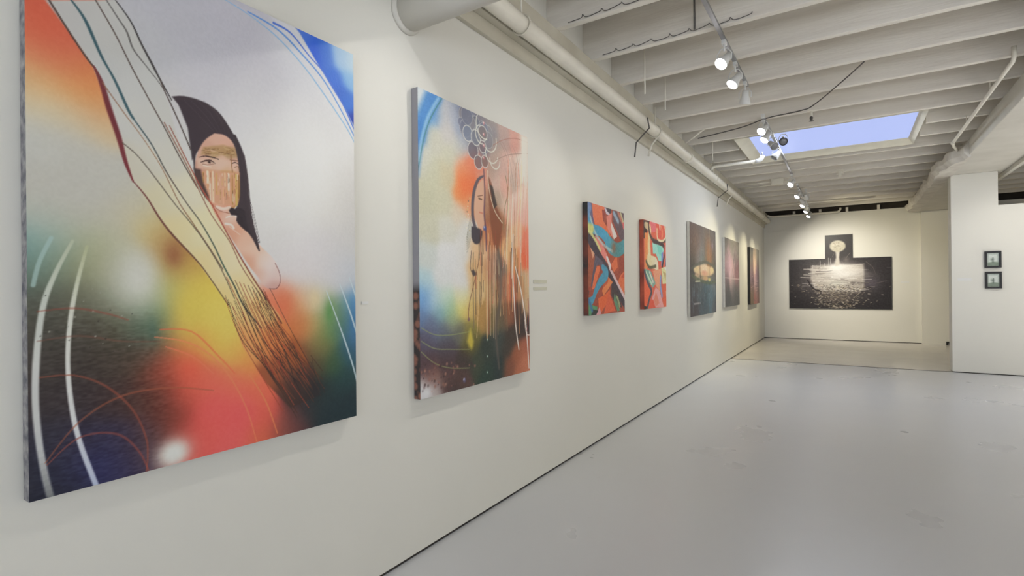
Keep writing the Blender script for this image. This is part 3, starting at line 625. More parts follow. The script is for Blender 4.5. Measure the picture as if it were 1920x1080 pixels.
# threads
DK, TEAL, RED = (76,60,54), (52,84,92), (122,50,50)
p.stroke([(92,0),(130,60),(160,105),(178,128)], 0.006, DK, .95)
p.stroke([(176,124),(190,155),(205,205),(222,255),(236,305),(250,341)], [0.005,0.014,0.017,0.016,0.012,0.005], [(110,48,52),(104,40,48),(120,46,52)], .97)
p.stroke([(250,340),(275,370),(300,410),(325,442),(372,492),(400,530),(428,572)], [0.004,0.006,0.007,0.004,0.004], [(110,52,52),(96,56,50),(84,62,50)], .95)
p.stroke([(132,-2),(160,38),(190,105),(215,150),(240,205),(250,222)], [0.005,0.01,0.007,0.009,0.008], TEAL, .95)
p.stroke([(250,222),(285,272),(312,322),(348,378),(375,415),(400,458),(420,500),(440,537),(458,575),(490,615)], [0.005,0.004,0.006,0.006], [TEAL,DK,(70,82,70),(46,84,76),DK], .95)
p.stroke([(178,-2),(215,62),(245,122),(277,182),(310,242),(340,300),(370,352)], 0.0045, DK, .9)
p.stroke([(198,-2),(222,35),(238,60),(250,92),(275,125),(305,165),(330,215),(360,285)], [0.004,0.006,0.003,0.004], (84,80,78), .85)
p.stroke([(215,-2),(245,40),(265,82),(284,118),(298,145),(322,188)], [0.004,0.006,0.008,0.004], (58,54,54), .95)
p.stroke([(300,150),(312,178),(335,228),(357,280)], 0.004, DK, .9)
p.stroke([(192,155),(235,215),(265,255),(302,312),(335,378),(360,416),(395,468),(418,505)], [0.004,0.003,0.004,0.004], [(130,90,66),(150,110,76),(120,80,56),DK], .85)
p.stroke([(230,268),(258,292),(290,332),(330,385),(356,416),(383,452),(415,505),(440,560)], 0.004, (84,74,62), .85)
p.stroke([(318,236),(350,300),(376,350),(402,392),(425,436),(452,484),(480,530),(500,560),(528,606)], [0.004,0.005,0.006,0.006], [(140,84,70),(176,84,66),(130,66,54),(96,50,42)], .95)
p.stroke([(308,230),(345,300),(368,346),(396,402),(430,452),(452,498),(476,535),(505,580)], 0.004, (126,76,60), .85)
for i in range(24):                 # fan of threads at the lower end
    s0 = i/29.0; x0, y0 = 424+s0*100+rd.uniform(-6, 6), 565-s0*15+rd.uniform(-14, 14)
    x3, y3 = 540+s0*88+rd.uniform(-14, 14), 770-s0*60+rd.uniform(-22, 22)
    x1, y1 = x0+(x3-x0)*.28+rd.uniform(-7, 7), y0+(y3-y0)*.36+rd.uniform(-4, 8); x2, y2 = x0+(x3-x0)*.62+rd.uniform(-8, 8), y0+(y3-y0)*.68
    p.stroke([(x0, y0), (x1, y1), (x2, y2), (x3, y3)], [0.002,0.0025,0.0035,0.003], rd.choice([(60,40,34),(76,46,34),(110,56,36),(52,40,38),(150,66,44)]), .85)
for i in range(10):
    x0 = 425+i*8; p.stroke([(x0, 520+i*3), (x0+28, 580+i*3), (x0+52, 640), (x0+80+rd.uniform(-8, 8), 700)], 0.003, rd.choice([(140,60,44),(90,52,38),(60,44,38)]), .8)
for i in range(34):                 # frayed orange ends
    x = rd.uniform(505, 590); y = rd.uniform(640, 710); p.stroke([(x, y), (x+rd.uniform(6, 22), y+rd.uniform(14, 34))], 0.003, rd.choice([(150,72,42),(110,52,34),(60,36,30),(34,28,30),(40,34,36)]), .7, sm=0)
p.blob((592,728), .05, (34,34,38), .8, .05)
for i in range(24):
    x = rd.uniform(75, 250); y = rd.uniform(540, 700); p.blob((x, y), rd.uniform(0.002, 0.004), rd.choice([(40,36,36),(150,150,140)]), .8, hard=.4)
edge1 = mat('painted_edge_dark', (0.10, 0.10, 0.12), 0.6, col2=(0.42, 0.40, 0.38), scale=30)
hang_left(p, D1-0.004, 'very large nearest painting of a dark haired woman in a gold mask behind sweeping threads', edge1)

# ------------------------------------------------------------------ painting: bubbles, profile and hanging strings
p = Paint(2.166, 3.352, 0.888, 2.628, 300, 600, lambda x, y: on_x(x, y, D1))
S = [(784,172,196,202,204),(790,185,190,196,196),(800,210,120,160,190),(784,240,60,120,180),(812,205,70,125,185),(830,215,180,178,176),(815,260,186,184,168),(795,300,188,188,176),(840,250,184,180,176),(850,215,160,165,176),(870,215,120,132,165),(865,240,140,150,170),(880,230,110,120,150),(890,250,116,122,144),(900,235,120,112,118),(920,245,140,128,124),(925,265,160,140,128),(905,275,122,110,118),(945,255,170,140,130),(965,262,200,140,124),(985,268,216,196,180),
 (860,280,182,182,172),(870,270,160,164,172),(845,290,188,186,164),(810,320,186,184,158),(840,330,190,180,150),(800,370,184,182,156),(835,380,190,186,160),(805,430,188,186,164),(840,430,200,198,184),(860,400,206,190,168),(800,480,190,196,190),(840,480,212,212,210),(870,470,212,210,204),(875,430,206,204,196),(830,520,208,210,208),(865,520,214,212,208),
 (868,315,226,140,100),(870,340,236,118,66),(866,365,232,130,76),(880,310,232,120,84),(900,305,236,120,90),(885,345,234,110,66),(880,385,226,150,110),(905,330,214,140,116),(920,320,170,144,128),
 (930,300,176,150,136),(945,310,206,164,150),(965,320,212,176,160),(980,310,220,206,190),(930,340,206,172,158),(945,350,226,164,146),(960,340,190,166,150),(935,370,170,150,130),(950,385,226,186,166),(925,400,150,96,66),(915,380,172,128,100),(940,420,160,110,80),(930,440,176,104,70),(960,400,232,176,156),(975,380,238,196,180),(985,400,236,170,156),(970,440,236,180,140),(985,450,238,120,96),(988,480,232,104,70),(950,470,226,170,120),(965,490,214,140,90),
 (890,470,220,176,134),(905,470,226,180,140),(900,500,206,160,116),(915,450,190,120,80),(888,510,214,170,120),(895,540,206,170,120),(920,500,176,120,90),(935,500,130,110,96),(925,550,176,140,96),(945,540,176,116,84),(960,540,214,110,76),(975,540,180,130,90),(990,530,200,176,140),(990,570,190,160,124),(905,590,170,130,74),(925,600,120,100,60),(940,600,96,84,66),(955,590,140,84,56),(972,590,70,50,44),(985,610,54,42,40),
 (795,530,170,196,202),(788,555,96,146,206),(800,565,120,160,204),(815,560,176,200,206),(835,560,190,210,190),(825,585,120,160,170),(845,580,150,186,150),(865,560,214,212,180),(865,580,214,200,104),(880,580,206,170,104),(850,600,150,160,120),(790,590,96,120,156),(810,610,96,104,130),(835,620,94,100,114),(860,620,96,96,90),(800,640,82,78,96),(840,650,74,68,78),(880,620,130,120,60),(882,645,90,84,44),
 (800,680,76,56,62),(840,680,70,52,56),(870,680,58,48,46),(810,710,120,84,76),(840,715,96,70,66),(865,710,84,60,56),(795,738,200,200,204),(812,735,170,160,158),(850,730,60,46,46),(895,680,56,64,50),(915,660,44,54,48),(915,700,36,56,48),(935,690,36,50,50),(935,640,56,64,60),(950,650,58,52,46),(960,630,60,48,42),(955,690,120,72,52),(970,665,150,86,58),(985,680,184,112,84),(990,650,160,90,66),(975,700,170,100,72)]
p.field(S, 0.045)
for (x, y, r_) in ((870,215,.07),(885,235,.09),(900,225,.08),(895,262,.08),(912,262,.08),(925,250,.07),(880,262,.05),(905,290,.05)): p.blob((x, y), r_, (114,112,122), .6)
p.blob((988,470), .05, (240,96,66), .7, .16); p.blob((872,352), .06, (240,108,62), .6, .09); p.blob((935,430), .05, (150,92,62), .6, .10); p.blob((905,520), .06, (206,160,110), .5, .09)
p.poly([(799,168),(830,182),(812,212),(797,250),(788,300),(783,330),(778,250),(786,205)], (64,122,184), .9, 0.022, sm=3)
p.stroke([(829,184),(808,220),(795,258),(787,300),(783,322)], 0.009, (66,120,126), .85)
p.stroke([(822,184),(802,220),(790,262),(785,300)], 0.02, (176,206,216), .5, soft=.8)
p.grain(5, 120, 260, 4)
rd = random.Random(9)
def ring(cx, cy, r_, fill, line, w_=0.006, al=.85, arcf=(0, 1)):
    (a, b), = p.cv([(cx, cy)])
    if fill: p.poly([(a+r_*math.cos(t_), b+r_*math.sin(t_)) for t_ in np.linspace(0, 6.283, 20)[:-1]], fill, .8, 0.006, raw=True)
    p.stroke([(a+r_*math.cos(t_), b+r_*math.sin(t_)) for t_ in np.linspace(arcf[0]*6.283, arcf[1]*6.283, 18)], w_, line, al, raw=True, sm=0)
for i in range(26):
    u_ = rd.random(); ring(868+u_*50+rd.uniform(-5, 5), 212+u_*42+rd.uniform(-4, 34), rd.uniform(0.03, 0.06), rd.choice([(104,108,128),(122,118,124),(96,98,112)]), (190,190,188), 0.004, .5)
for (cx, cy, r_, f_) in ((887,282,.055,(92,84,96)),(897,304,.045,(104,92,96)),(905,275,.04,(112,90,96)),(909,303,.04,(120,96,90)),(877,250,.05,(110,120,140)),(892,258,.05,(106,110,124)),(905,250,.05,(110,96,98))):
    ring(cx, cy, r_, f_, (204,202,194), 0.006, .85)
for (cx, cy, r_, a0) in ((918,262,.08,(.6,1.05)),(922,285,.075,(.5,.95)),(902,252,.06,(.3,.8)),(908,235,.09,(.35,.8)),(928,300,.06,(.5,1.0))): ring(cx, cy, r_, None, (214,212,198), 0.009, .85, a0)
for cy in (232,253,274,297): p.blob((907,cy-1), .012, (206,120,120), .9); p.blob((906,cy-2), .006, (245,240,236), .95)
for i in range(9): p.stroke([(930+i*6,262+i*2),(945+i*5,300+rd.uniform(-6,12)),(955+i*4,350)], 0.004, rd.choice([(176,140,124),(140,110,100),(222,190,176)]), .6)
p.stroke([(925,272),(945,262),(968,260),(990,268)], .005, (150,90,76), .6); p.stroke([(930,300),(955,290),(990,288)], .005, (140,110,96), .6)
# profile, hair loop and strings
p.poly([(903,338),(908,345),(908,420),(903,432),(896,424),(890,400),(889,372),(893,350)], (212,162,134), 1, .004, sm=3)
p.stroke([(906,330),(896,338),(889,358),(886,385),(887,410),(892,430)], [.012,.026,.03,.03,.03], (86,78,86), .97)
p.poly([(884,424),(902,430),(904,440),(899,456),(890,457),(884,445)], (66,60,66), 1, .006, sm=2)
p.stroke([(898,372),(903,374)], .012, (96,70,50), .9, sm=0); p.stroke([(896,368),(905,366)], .007, (130,90,70), .9, sm=0)
p.stroke([(899,398),(905,400)], .01, (196,110,90), .7, sm=0)
for i in range(14): p.blob((880-rd.uniform(-2, 6), 372+i*5), .007, rd.choice([(226,216,190),(206,180,120),(120,104,84)]), .9, hard=.4)
for i in range(8): p.stroke([(884,400+i*6),(878,425+i*6),(875,445+i*4)], .003, (110,110,90), .6)
p.stroke([(907,318),(909,360),(908,400),(911,432),(912,470)], [.012,.016,.018,.014], (112,76,84), .95)
p.blob((909,428), .022, (70,84,140), .95, hard=.5); p.blob((908,426), .008, (210,214,230), .9)
p.poly([(915,330),(922,345),(928,380),(936,400),(942,420),(938,450),(934,470),(925,455),(918,400)], (126,72,48), .85, .008, sm=3)
p.poly([(918,345),(924,350),(932,385),(926,392)], (50,44,42), .8, .005)
p.stroke([(914,320),(918,360),(928,396),(942,418)], .008, (214,196,168), .9)
p.stroke([(948,330),(952,360),(946,392),(943,430)], .008, (130,110,76), .8)
p.stroke([(935,330),(938,360),(950,400)], .008, (206,180,160), .8)
p.poly([(978,255),(990,258),(988,300),(984,340),(975,345),(978,300)], (222,214,198), .9, .01)
for i in range(34):
    x0 = 952+rd.random()*40; y0 = 290+rd.random()*90; x1 = x0+rd.uniform(-10, 1)
    p.stroke([(x0, y0), (x0-2, y0+60), (x1, y0+120+rd.random()*60)], rd.uniform(.004, .009), rd.choice([(236,222,204),(226,190,170),(240,150,120),(206,160,130),(230,206,160),(160,110,80)]), .7)
for i in range(30):
    x = 888+i*3.4+rd.uniform(-1, 1); ya = 470+rd.uniform(-10, 60); yb = rd.uniform(560, 640)
    p.stroke([(x, ya), (x+rd.uniform(-1.5, 1.5), (ya+yb)/2), (x+rd.uniform(-2, 2), yb)], rd.uniform(.004, .01), rd.choice([(110,70,50),(226,190,140),(190,90,66),(90,76,66),(206,150,104),(120,104,80)]), .75)
for i in range(46):
    x = rd.uniform(892, 972); ya = rd.uniform(430, 560)
    p.stroke([(x, ya), (x+rd.uniform(-1, 1), ya+rd.uniform(20, 70))], rd.uniform(.003, .006), rd.choice([(80,50,40),(236,206,160),(60,44,40),(170,70,50)]), .7, sm=0)
for i in range(6): p.stroke([(913+i*3.2,460),(913+i*3,540),(914+i*3,625+i*2)], .006, rd.choice([(150,80,64),(214,190,160),(90,80,70)]), .8)
p.stroke([(934,470),(939,510),(938,560),(930,620),(936,690)], [.03,.045,.035,.02], (92,80,74), .75, soft=.8)
p.poly([(888,505),(894,515),(888,518),(884,508)], (70,60,60), 1, .006); p.stroke([(884,470),(882,500),(886,515)], .007, (90,70,60), .8)
p.stroke([(899,485),(889,530),(880,570),(878,596)], .007, (126,84,60), .9); p.blob((879,599), .016, (120,86,90), .9, hard=.4)
p.poly([(882,616),(888,640),(884,655),(876,640)], (196,176,70), .9, .014, sm=2)
p.stroke([(962,440),(961,500),(964,560),(967,610),(973,655)], [.012,.014,.014,.012], (232,216,204), .97)
p.stroke([(966,500),(976,540),(984,590),(988,630),(992,690)], [.01,.014,.015,.012], (230,214,204), .97)
p.stroke([(984,600),(987,625),(994,628)], .008, (226,206,196), .9)
p.stroke([(990,560),(992,590),(988,620)], .01, (150,80,80), .7)
for (y0, y1, y2) in ((615,628,622),(640,655,655),(660,690,690)): p.stroke([(790,y0),(815,(y0+y1)/2+6),(845,y1),(880,y2)], .006, (140,150,96), .65)
for i in range(80): p.blob((rd.uniform(790, 895), rd.uniform(680, 740)), rd.uniform(.006, .016), rd.choice([(140,96,84),(60,44,46),(166,120,104),(90,60,60)]), .7, hard=.3)
for cy in (637,668,698,717): p.blob((914,cy), .008, (176,206,190), .95)
p.blob((871,713), .02, (90,84,120), .9, hard=.4); p.blob((870,711), .008, (220,224,240), .9)
p.blob((800,737), .05, (214,214,216), .9, .04)
edge2 = bpy.data.materials.new('painted_edge_beaded'); edge2.use_nodes = True
N = edge2.node_tree.nodes; L = edge2.node_tree.links; tc = N.new('ShaderNodeTexCoord'); sp = N.new('ShaderNodeSeparateXYZ'); L.new(tc.outputs['Object'], sp.inputs[0])
vo = N.new('ShaderNodeTexVoronoi'); vo.inputs['Scale'].default_value = 22; L.new(tc.outputs['Object'], vo.inputs[0])
cr = N.new('ShaderNodeValToRGB'); cr.color_ramp.elements[0].color = (0.30, 0.13, 0.09, 1); cr.color_ramp.elements[0].position = .3; cr.color_ramp.elements[1].color = (0.04, 0.03, 0.03, 1); cr.color_ramp.elements[1].position = .6; L.new(vo.outputs[0], cr.inputs[0])
mr = N.new('ShaderNodeMapRange'); mr.inputs[1].default_value = 0.60; mr.inputs[2].default_value = 0.66; L.new(sp.outputs[2], mr.inputs[0])
mx = N.new('ShaderNodeMix'); mx.data_type = 'RGBA'; L.new(mr.outputs[0], mx.inputs[0]); L.new(cr.outputs[0], mx.inputs[6]); mx.inputs[7].default_value = (0.30, 0.29, 0.31, 1)
L.new(mx.outputs[2], N['Principled BSDF'].inputs['Base Color']); N['Principled BSDF'].inputs['Roughness'].default_value = .5
hang_left(p, D1-0.004, 'tall painting with grey bubbles, an orange glow and hanging strings, second from the left', edge2)

# ------------------------------------------------------------------ two bright abstracts
def c5(x, y): return on_x(1070+x/4.32, 360+y/4.32, 0.055)
OR, DOR, PK, CR, BL, DK2, GR = (238,112,74), (206,82,58), (240,128,118), (228,204,180), (74,146,176), (66,56,68), (96,140,110)
p = Paint(4.405, 5.325, 1.245, 2.290, 190, 230, c5)
p.C[:] = (158,72,56)
p.poly([(130,80),(180,90),(190,300),(150,330),(130,260)], (96,86,120))
p.poly([(172,88),(275,118),(262,230),(300,290),(335,380),(262,320),(205,300),(182,200)], OR)
p.poly([(255,140),(280,150),(275,215),(262,225)], (150,60,50)); p.poly([(272,125),(320,150),(318,190),(290,180)], (206,190,206)); p.poly([(282,122),(330,135),(322,180),(300,160)], DK2)
p.poly([(290,200),(335,168),(332,250),(345,380),(300,300)], (240,132,118)); p.poly([(328,240),(345,280),(378,360),(350,385),(330,300)], (232,214,206))
p.poly([(340,150),(445,170),(445,400),(400,380),(345,240)], (104,84,92)); p.stroke([(385,160),(400,200),(440,290)], .05, (190,120,100)); p.stroke([(350,170),(385,240)], .05, (150,170,190)); p.stroke([(405,170),(425,240),(430,290)], .03, (206,196,150)); p.poly([(420,250),(445,240),(445,300),(425,300)], (226,96,100))
p.poly([(140,300),(200,350),(235,480),(330,640),(445,880),(445,960),(140,420)], DK2)
p.poly([(290,430),(445,500),(445,640),(330,640),(280,520)], (170,76,54)); p.poly([(375,510),(382,610),(350,650),(328,590)], OR); p.poly([(395,520),(445,540),(445,620),(390,660)], (150,66,52))
p.poly([(196,352),(248,390),(300,520),(318,600),(260,520),(222,450)], (240,132,124)); p.poly([(286,520),(300,520),(330,600),(320,640)], (236,220,224))
p.poly([(310,620),(340,640),(445,850),(445,890),(370,740)], (214,180,184))
p.poly([(445,630),(445,850),(385,730),(400,680)], OR); p.poly([(410,690),(445,640),(445,700)], DOR)
p.stroke([(150,120),(142,200),(175,290),(235,318),(285,365),(320,430),(380,470),(445,430)], [.10,.09,.09,.10,.12,.17,.15,.14], [(110,130,176),(84,150,190),(70,146,182),(74,156,196),(84,160,186),(76,136,140),(84,156,170)], 1, .08)
p.stroke([(160,200),(200,330),(270,430),(340,480)], .03, (176,196,196), .8); p.blob((350,450), .07, (150,90,60), .8)
p.stroke([(170,300),(150,290),(100,275)], .09, (206,206,120)); p.stroke([(140,300),(195,380),(240,470)], .035, (220,214,140), .9)
p.poly([(135,400),(190,500),(215,600),(160,770),(135,760)], (156,84,62)); p.poly([(160,450),(195,500),(180,540)], (226,160,130))
p.poly([(200,510),(260,560),(300,640),(230,590),(205,600),(180,790),(165,760)], (92,84,100))
p.poly([(215,600),(240,600),(235,640),(195,780),(172,790),(190,680)], OR)
p.poly([(300,680),(342,730),(268,842),(255,800)], (244,130,80)); p.poly([(270,700),(310,690),(300,740),(262,780)], (200,90,60))
p.poly([(225,860),(270,840),(320,790),(318,860),(240,992),(228,930)], (238,100,58)); p.poly([(310,800),(345,900),(365,960),(300,980),(270,990)], (226,96,66)); p.poly([(330,760),(380,800),(420,940),(360,900),(330,840)], (70,56,60))
p.poly([(355,820),(400,960),(380,970),(350,880)], GR); p.poly([(365,830),(385,850),(405,920),(395,940)], (150,160,120))
p.poly([(205,1000),(235,930),(250,990)], (214,150,160))
p.stroke([(260,610),(290,660),(240,730),(205,800),(180,870),(140,900)], [.06,.12,.08,.06,.10], BL, 1, .1)
p.poly([(130,900),(220,930),(200,1010),(130,1012)], (86,144,104)); p.poly([(175,950),(225,960),(200,1010),(165,1010)], (46,50,50)); p.stroke([(150,880),(175,960)], .04, (60,110,150)); p.poly([(130,780),(150,800),(145,860),(130,860)], (50,60,60))
p.grain(9, 60, 80, 2)
edge3 = mat('painted_edge_abstract', (0.03, 0.028, 0.03), 0.5, col2=(0.30, 0.07, 0.04), scale=5)
hang_left(p, 0.05, 'red, blue and black abstract painting, nearer one of the two bright abstracts', edge3)

p = Paint(5.961, 6.840, 1.244, 2.294, 150, 200, c5)
p.C[:] = (216,98,78)
p.poly([(590,225),(640,235),(620,330),(600,380),(590,370)], (70,46,48)); p.poly([(640,240),(705,250),(690,320),(650,330)], (226,110,118)); p.poly([(690,250),(795,262),(795,420),(740,400),(690,360)], (222,92,78))
p.poly([(600,330),(640,330),(645,560),(610,640),(600,640)], (244,136,84)); p.stroke([(625,400),(615,560)], .04, (250,160,110))
p.stroke([(605,265),(640,300),(636,400),(640,500),(640,560),(690,580),(705,640)], [.07,.11,.08,.09,.17,.15,.07], [(190,170,140),(236,200,150),(236,196,150),(236,214,170),(226,206,160),(232,216,190),(232,206,170)], 1, .08)
p.stroke([(612,560),(640,610),(690,600)], .04, (90,90,70))
p.poly([(662,408),(740,430),(755,470),(738,560),(715,560),(690,500),(668,500)], (146,212,200)); p.poly([(700,430),(745,450),(735,520),(712,500)], (120,200,190)); p.poly([(735,500),(750,480),(748,600),(735,600)], (110,140,200))
p.stroke([(630,240),(640,330),(670,390),(730,405),(785,385)], .05, (84,66,64)); p.stroke([(670,400),(745,430),(765,480),(750,560),(740,620)], .045, (66,50,56))
p.stroke([(700,300),(705,380),(745,395),(770,360),(762,280)], .03, (226,206,170)); p.stroke([(725,260),(745,330),(740,370)], .04, (244,130,100)); p.stroke([(720,255),(724,300)], .03, (240,220,200))
p.poly([(760,440),(795,430),(795,590),(765,580)], (232,110,100)); p.poly([(770,540),(795,540),(795,600),(765,600)], (104,84,120))
p.poly([(735,615),(795,600),(795,740),(745,745)], (226,218,160)); p.poly([(745,640),(775,660),(770,720)], (190,170,120)); p.poly([(755,610),(785,610),(780,650)], (236,236,226))
p.poly([(600,620),(650,640),(690,740),(668,775),(610,700)], (120,160,150)); p.stroke([(612,650),(660,750)], .03, (190,220,190)); p.stroke([(640,650),(668,730)], .03, (226,214,200))
p.poly([(590,700),(625,750),(650,830),(620,930),(590,930)], (240,98,66)); p.stroke([(598,640),(625,730),(655,800),(640,860),(620,945)], .05, (76,78,92))
p.poly([(665,640),(735,620),(730,700),(720,800),(690,760),(680,700)], (236,150,120)); p.stroke([(730,690),(728,760),(740,840)], .06, (130,150,200))
p.poly([(690,770),(720,800),(755,930),(640,940),(660,860)], (236,156,156)); p.poly([(690,800),(720,900),(690,930),(675,880)], (226,130,110)); p.poly([(640,880),(670,870),(690,940),(630,945)], (240,90,70))
p.poly([(745,745),(795,745),(795,935),(755,935)], (238,100,70)); p.poly([(770,800),(790,820),(780,900)], (226,150,120)); p.poly([(590,915),(620,930),(610,955),(590,950)], (30,26,28))
p.grain(9, 60, 80, 3)
edge4 = mat('painted_edge_red', (0.62, 0.13, 0.07), 0.5, col2=(0.20, 0.04, 0.03), scale=4)
hang_left(p, 0.05, 'orange, teal and cream abstract painting, farther one of the two bright abstracts', edge4)

# ------------------------------------------------------------------ three darker paintings
def c6(x, y): return on_x(1260+x/4.911, 390+y/4.911, 0.045)
p = Paint(8.107, 9.955, 1.041, 2.494, 190, 200, c6)
p.field([(170,150,92,72,72),(250,180,86,74,76),(350,220,84,78,82),(400,240,74,72,80),(180,260,104,72,66),(240,290,120,86,74),(300,300,106,92,84),(380,320,96,88,92),(190,360,120,80,62),(230,380,150,100,64),(330,400,160,98,56),(350,440,180,104,50),(275,430,132,142,152),(240,440,120,124,134),(180,450,84,70,66),(400,430,88,74,76),(200,500,76,80,66),(290,490,90,98,74),(380,490,96,90,70),(170,560,60,60,64),(405,560,72,72,78),(180,650,70,66,68),(400,650,80,80,80),(200,740,64,70,78),(260,720,80,88,90),(330,740,74,100,112),(390,740,104,120,128),(200,850,66,64,74),(290,850,56,86,102),(370,850,70,110,128),(400,900,60,70,84),(200,950,66,56,64),(300,950,60,76,88),(400,940,70,60,66)], .16)
p.blob((300,578), .80, (226,176,120), 1.0, .105, hard=.75); p.blob((290,640), .6, (176,140,96), .8, .06)
for (x, y, r_, ry, c_) in ((225,565,.24,.075,(226,186,122)),(300,560,.36,.11,(240,192,146)),(368,572,.20,.08,(236,196,124)),(300,600,.32,.06,(226,150,110)),(230,620,.22,.05,(190,150,110)),(310,648,.28,.05,(200,150,96)),(345,660,.14,.04,(196,180,96))): p.blob((x, y), r_*.9, c_, 1.0, ry*1.0, hard=.45)
p.stroke([(255,500),(262,640)], .03, (70,60,50)); p.stroke([(345,160),(347,300),(343,520),(346,640)], .03, (150,130,96), .7); p.stroke([(180,560),(240,515),(320,500),(400,550)], .05, (90,92,78), .8); p.stroke([(185,620),(250,660),(330,690),(400,680)], .05, (86,100,70), .7)
p.stroke([(215,676),(258,674)], .022, (196,190,150), .9, sm=0); p.stroke([(203,884),(262,876)], .028, (156,150,150), .9, sm=0)
p.blob((372,350), .08, (150,130,150), .8, .07)
rd = random.Random(2)
for i in range(60):
    x = rd.uniform(175, 405); y = rd.uniform(700, 900); p.stroke([(x, y), (x+rd.uniform(-2, 2), y+rd.uniform(20, 90))], .025, rd.choice([(110,140,156),(50,60,70),(84,116,130),(96,84,84)]), .5, sm=0)
for i in range(40):
    x = rd.uniform(175, 405); y = rd.uniform(200, 400); p.stroke([(x, y), (x+rd.uniform(-2, 2), y+rd.uniform(20, 90))], .02, rd.choice([(130,96,76),(76,66,70),(110,104,104)]), .4, sm=0)
p.grain(10, 80, 60, 4)
p.desat(.72); hang_left(p, 0.041, 'dark painting with a row of glowing cream petals above blue water, on white edges', cream_edge)

p = Paint(10.783, 12.384, 1.098, 2.461, 160, 170, c6)
p.field([(490,290,112,106,98),(560,320,120,114,104),(615,340,116,112,104),(490,370,130,122,116),(540,370,136,130,122),(610,400,112,104,98),(500,450,170,140,140),(530,460,206,150,168),(580,450,120,104,108),(500,520,206,146,166),(530,530,232,172,192),(560,580,214,160,166),(500,590,190,140,146),(590,560,112,80,92),(615,560,104,74,84),(600,620,176,100,110),(550,640,226,180,180),(500,640,130,100,110),(500,690,92,90,94),(560,700,96,94,100),(610,690,104,90,96),(510,780,82,84,90),(600,780,84,86,92),(520,870,80,84,92),(610,860,76,78,84)], .14)
for i in range(50):
    x = rd.uniform(490, 628); y = rd.uniform(330, 620); p.stroke([(x, y), (x+rd.uniform(-1, 1), y+rd.uniform(15, 60))], .02, rd.choice([(236,170,196),(96,76,86),(140,110,120),(206,190,190),(70,66,70)]), .45, sm=0)
p.stroke([(488,640),(560,650),(628,655)], .02, (206,180,180), .7); p.stroke([(575,430),(560,560),(565,640)], .04, (80,66,76), .7)
p.grain(11, 90, 60, 6)
p.desat(.72); hang_left(p, 0.041, 'grey painting with a pink burst over a still horizon, middle of the three dark ones', cream_edge)

p = Paint(13.796, 15.278, 1.054, 2.459, 150, 160, c6)
p.field([(720,370,100,98,92),(780,400,104,100,94),(720,440,120,112,100),(760,450,140,120,104),(795,470,96,92,84),(725,520,130,108,104),(755,510,236,190,150),(755,560,240,170,160),(785,540,100,84,86),(725,590,140,110,124),(765,610,130,90,120),(790,620,84,66,84),(730,660,110,80,100),(760,680,200,160,172),(790,680,96,74,92),(730,760,120,90,84),(765,760,150,110,110),(795,760,110,84,80),(725,840,130,104,80),(760,840,176,96,90),(795,840,130,80,76),(730,870,110,90,70)], .13)
p.stroke([(755,470),(752,560),(758,600)], [.03,.09,.05], (250,200,180), .9)
for i in range(40):
    x = rd.uniform(715, 802); y = rd.uniform(600, 860); p.stroke([(x, y), (x+rd.uniform(6, 14), y+rd.uniform(-6, 6))], .02, rd.choice([(70,50,70),(206,160,170),(150,90,90),(90,70,90)]), .5, sm=0)
p.grain(11, 80, 60, 8)
p.desat(.72); hang_left(p, 0.06, 'dark painting with one pale flame at the centre, farthest on the left wall', mat('painted_edge_black', (0.02, 0.018, 0.018), .5, var=.2))

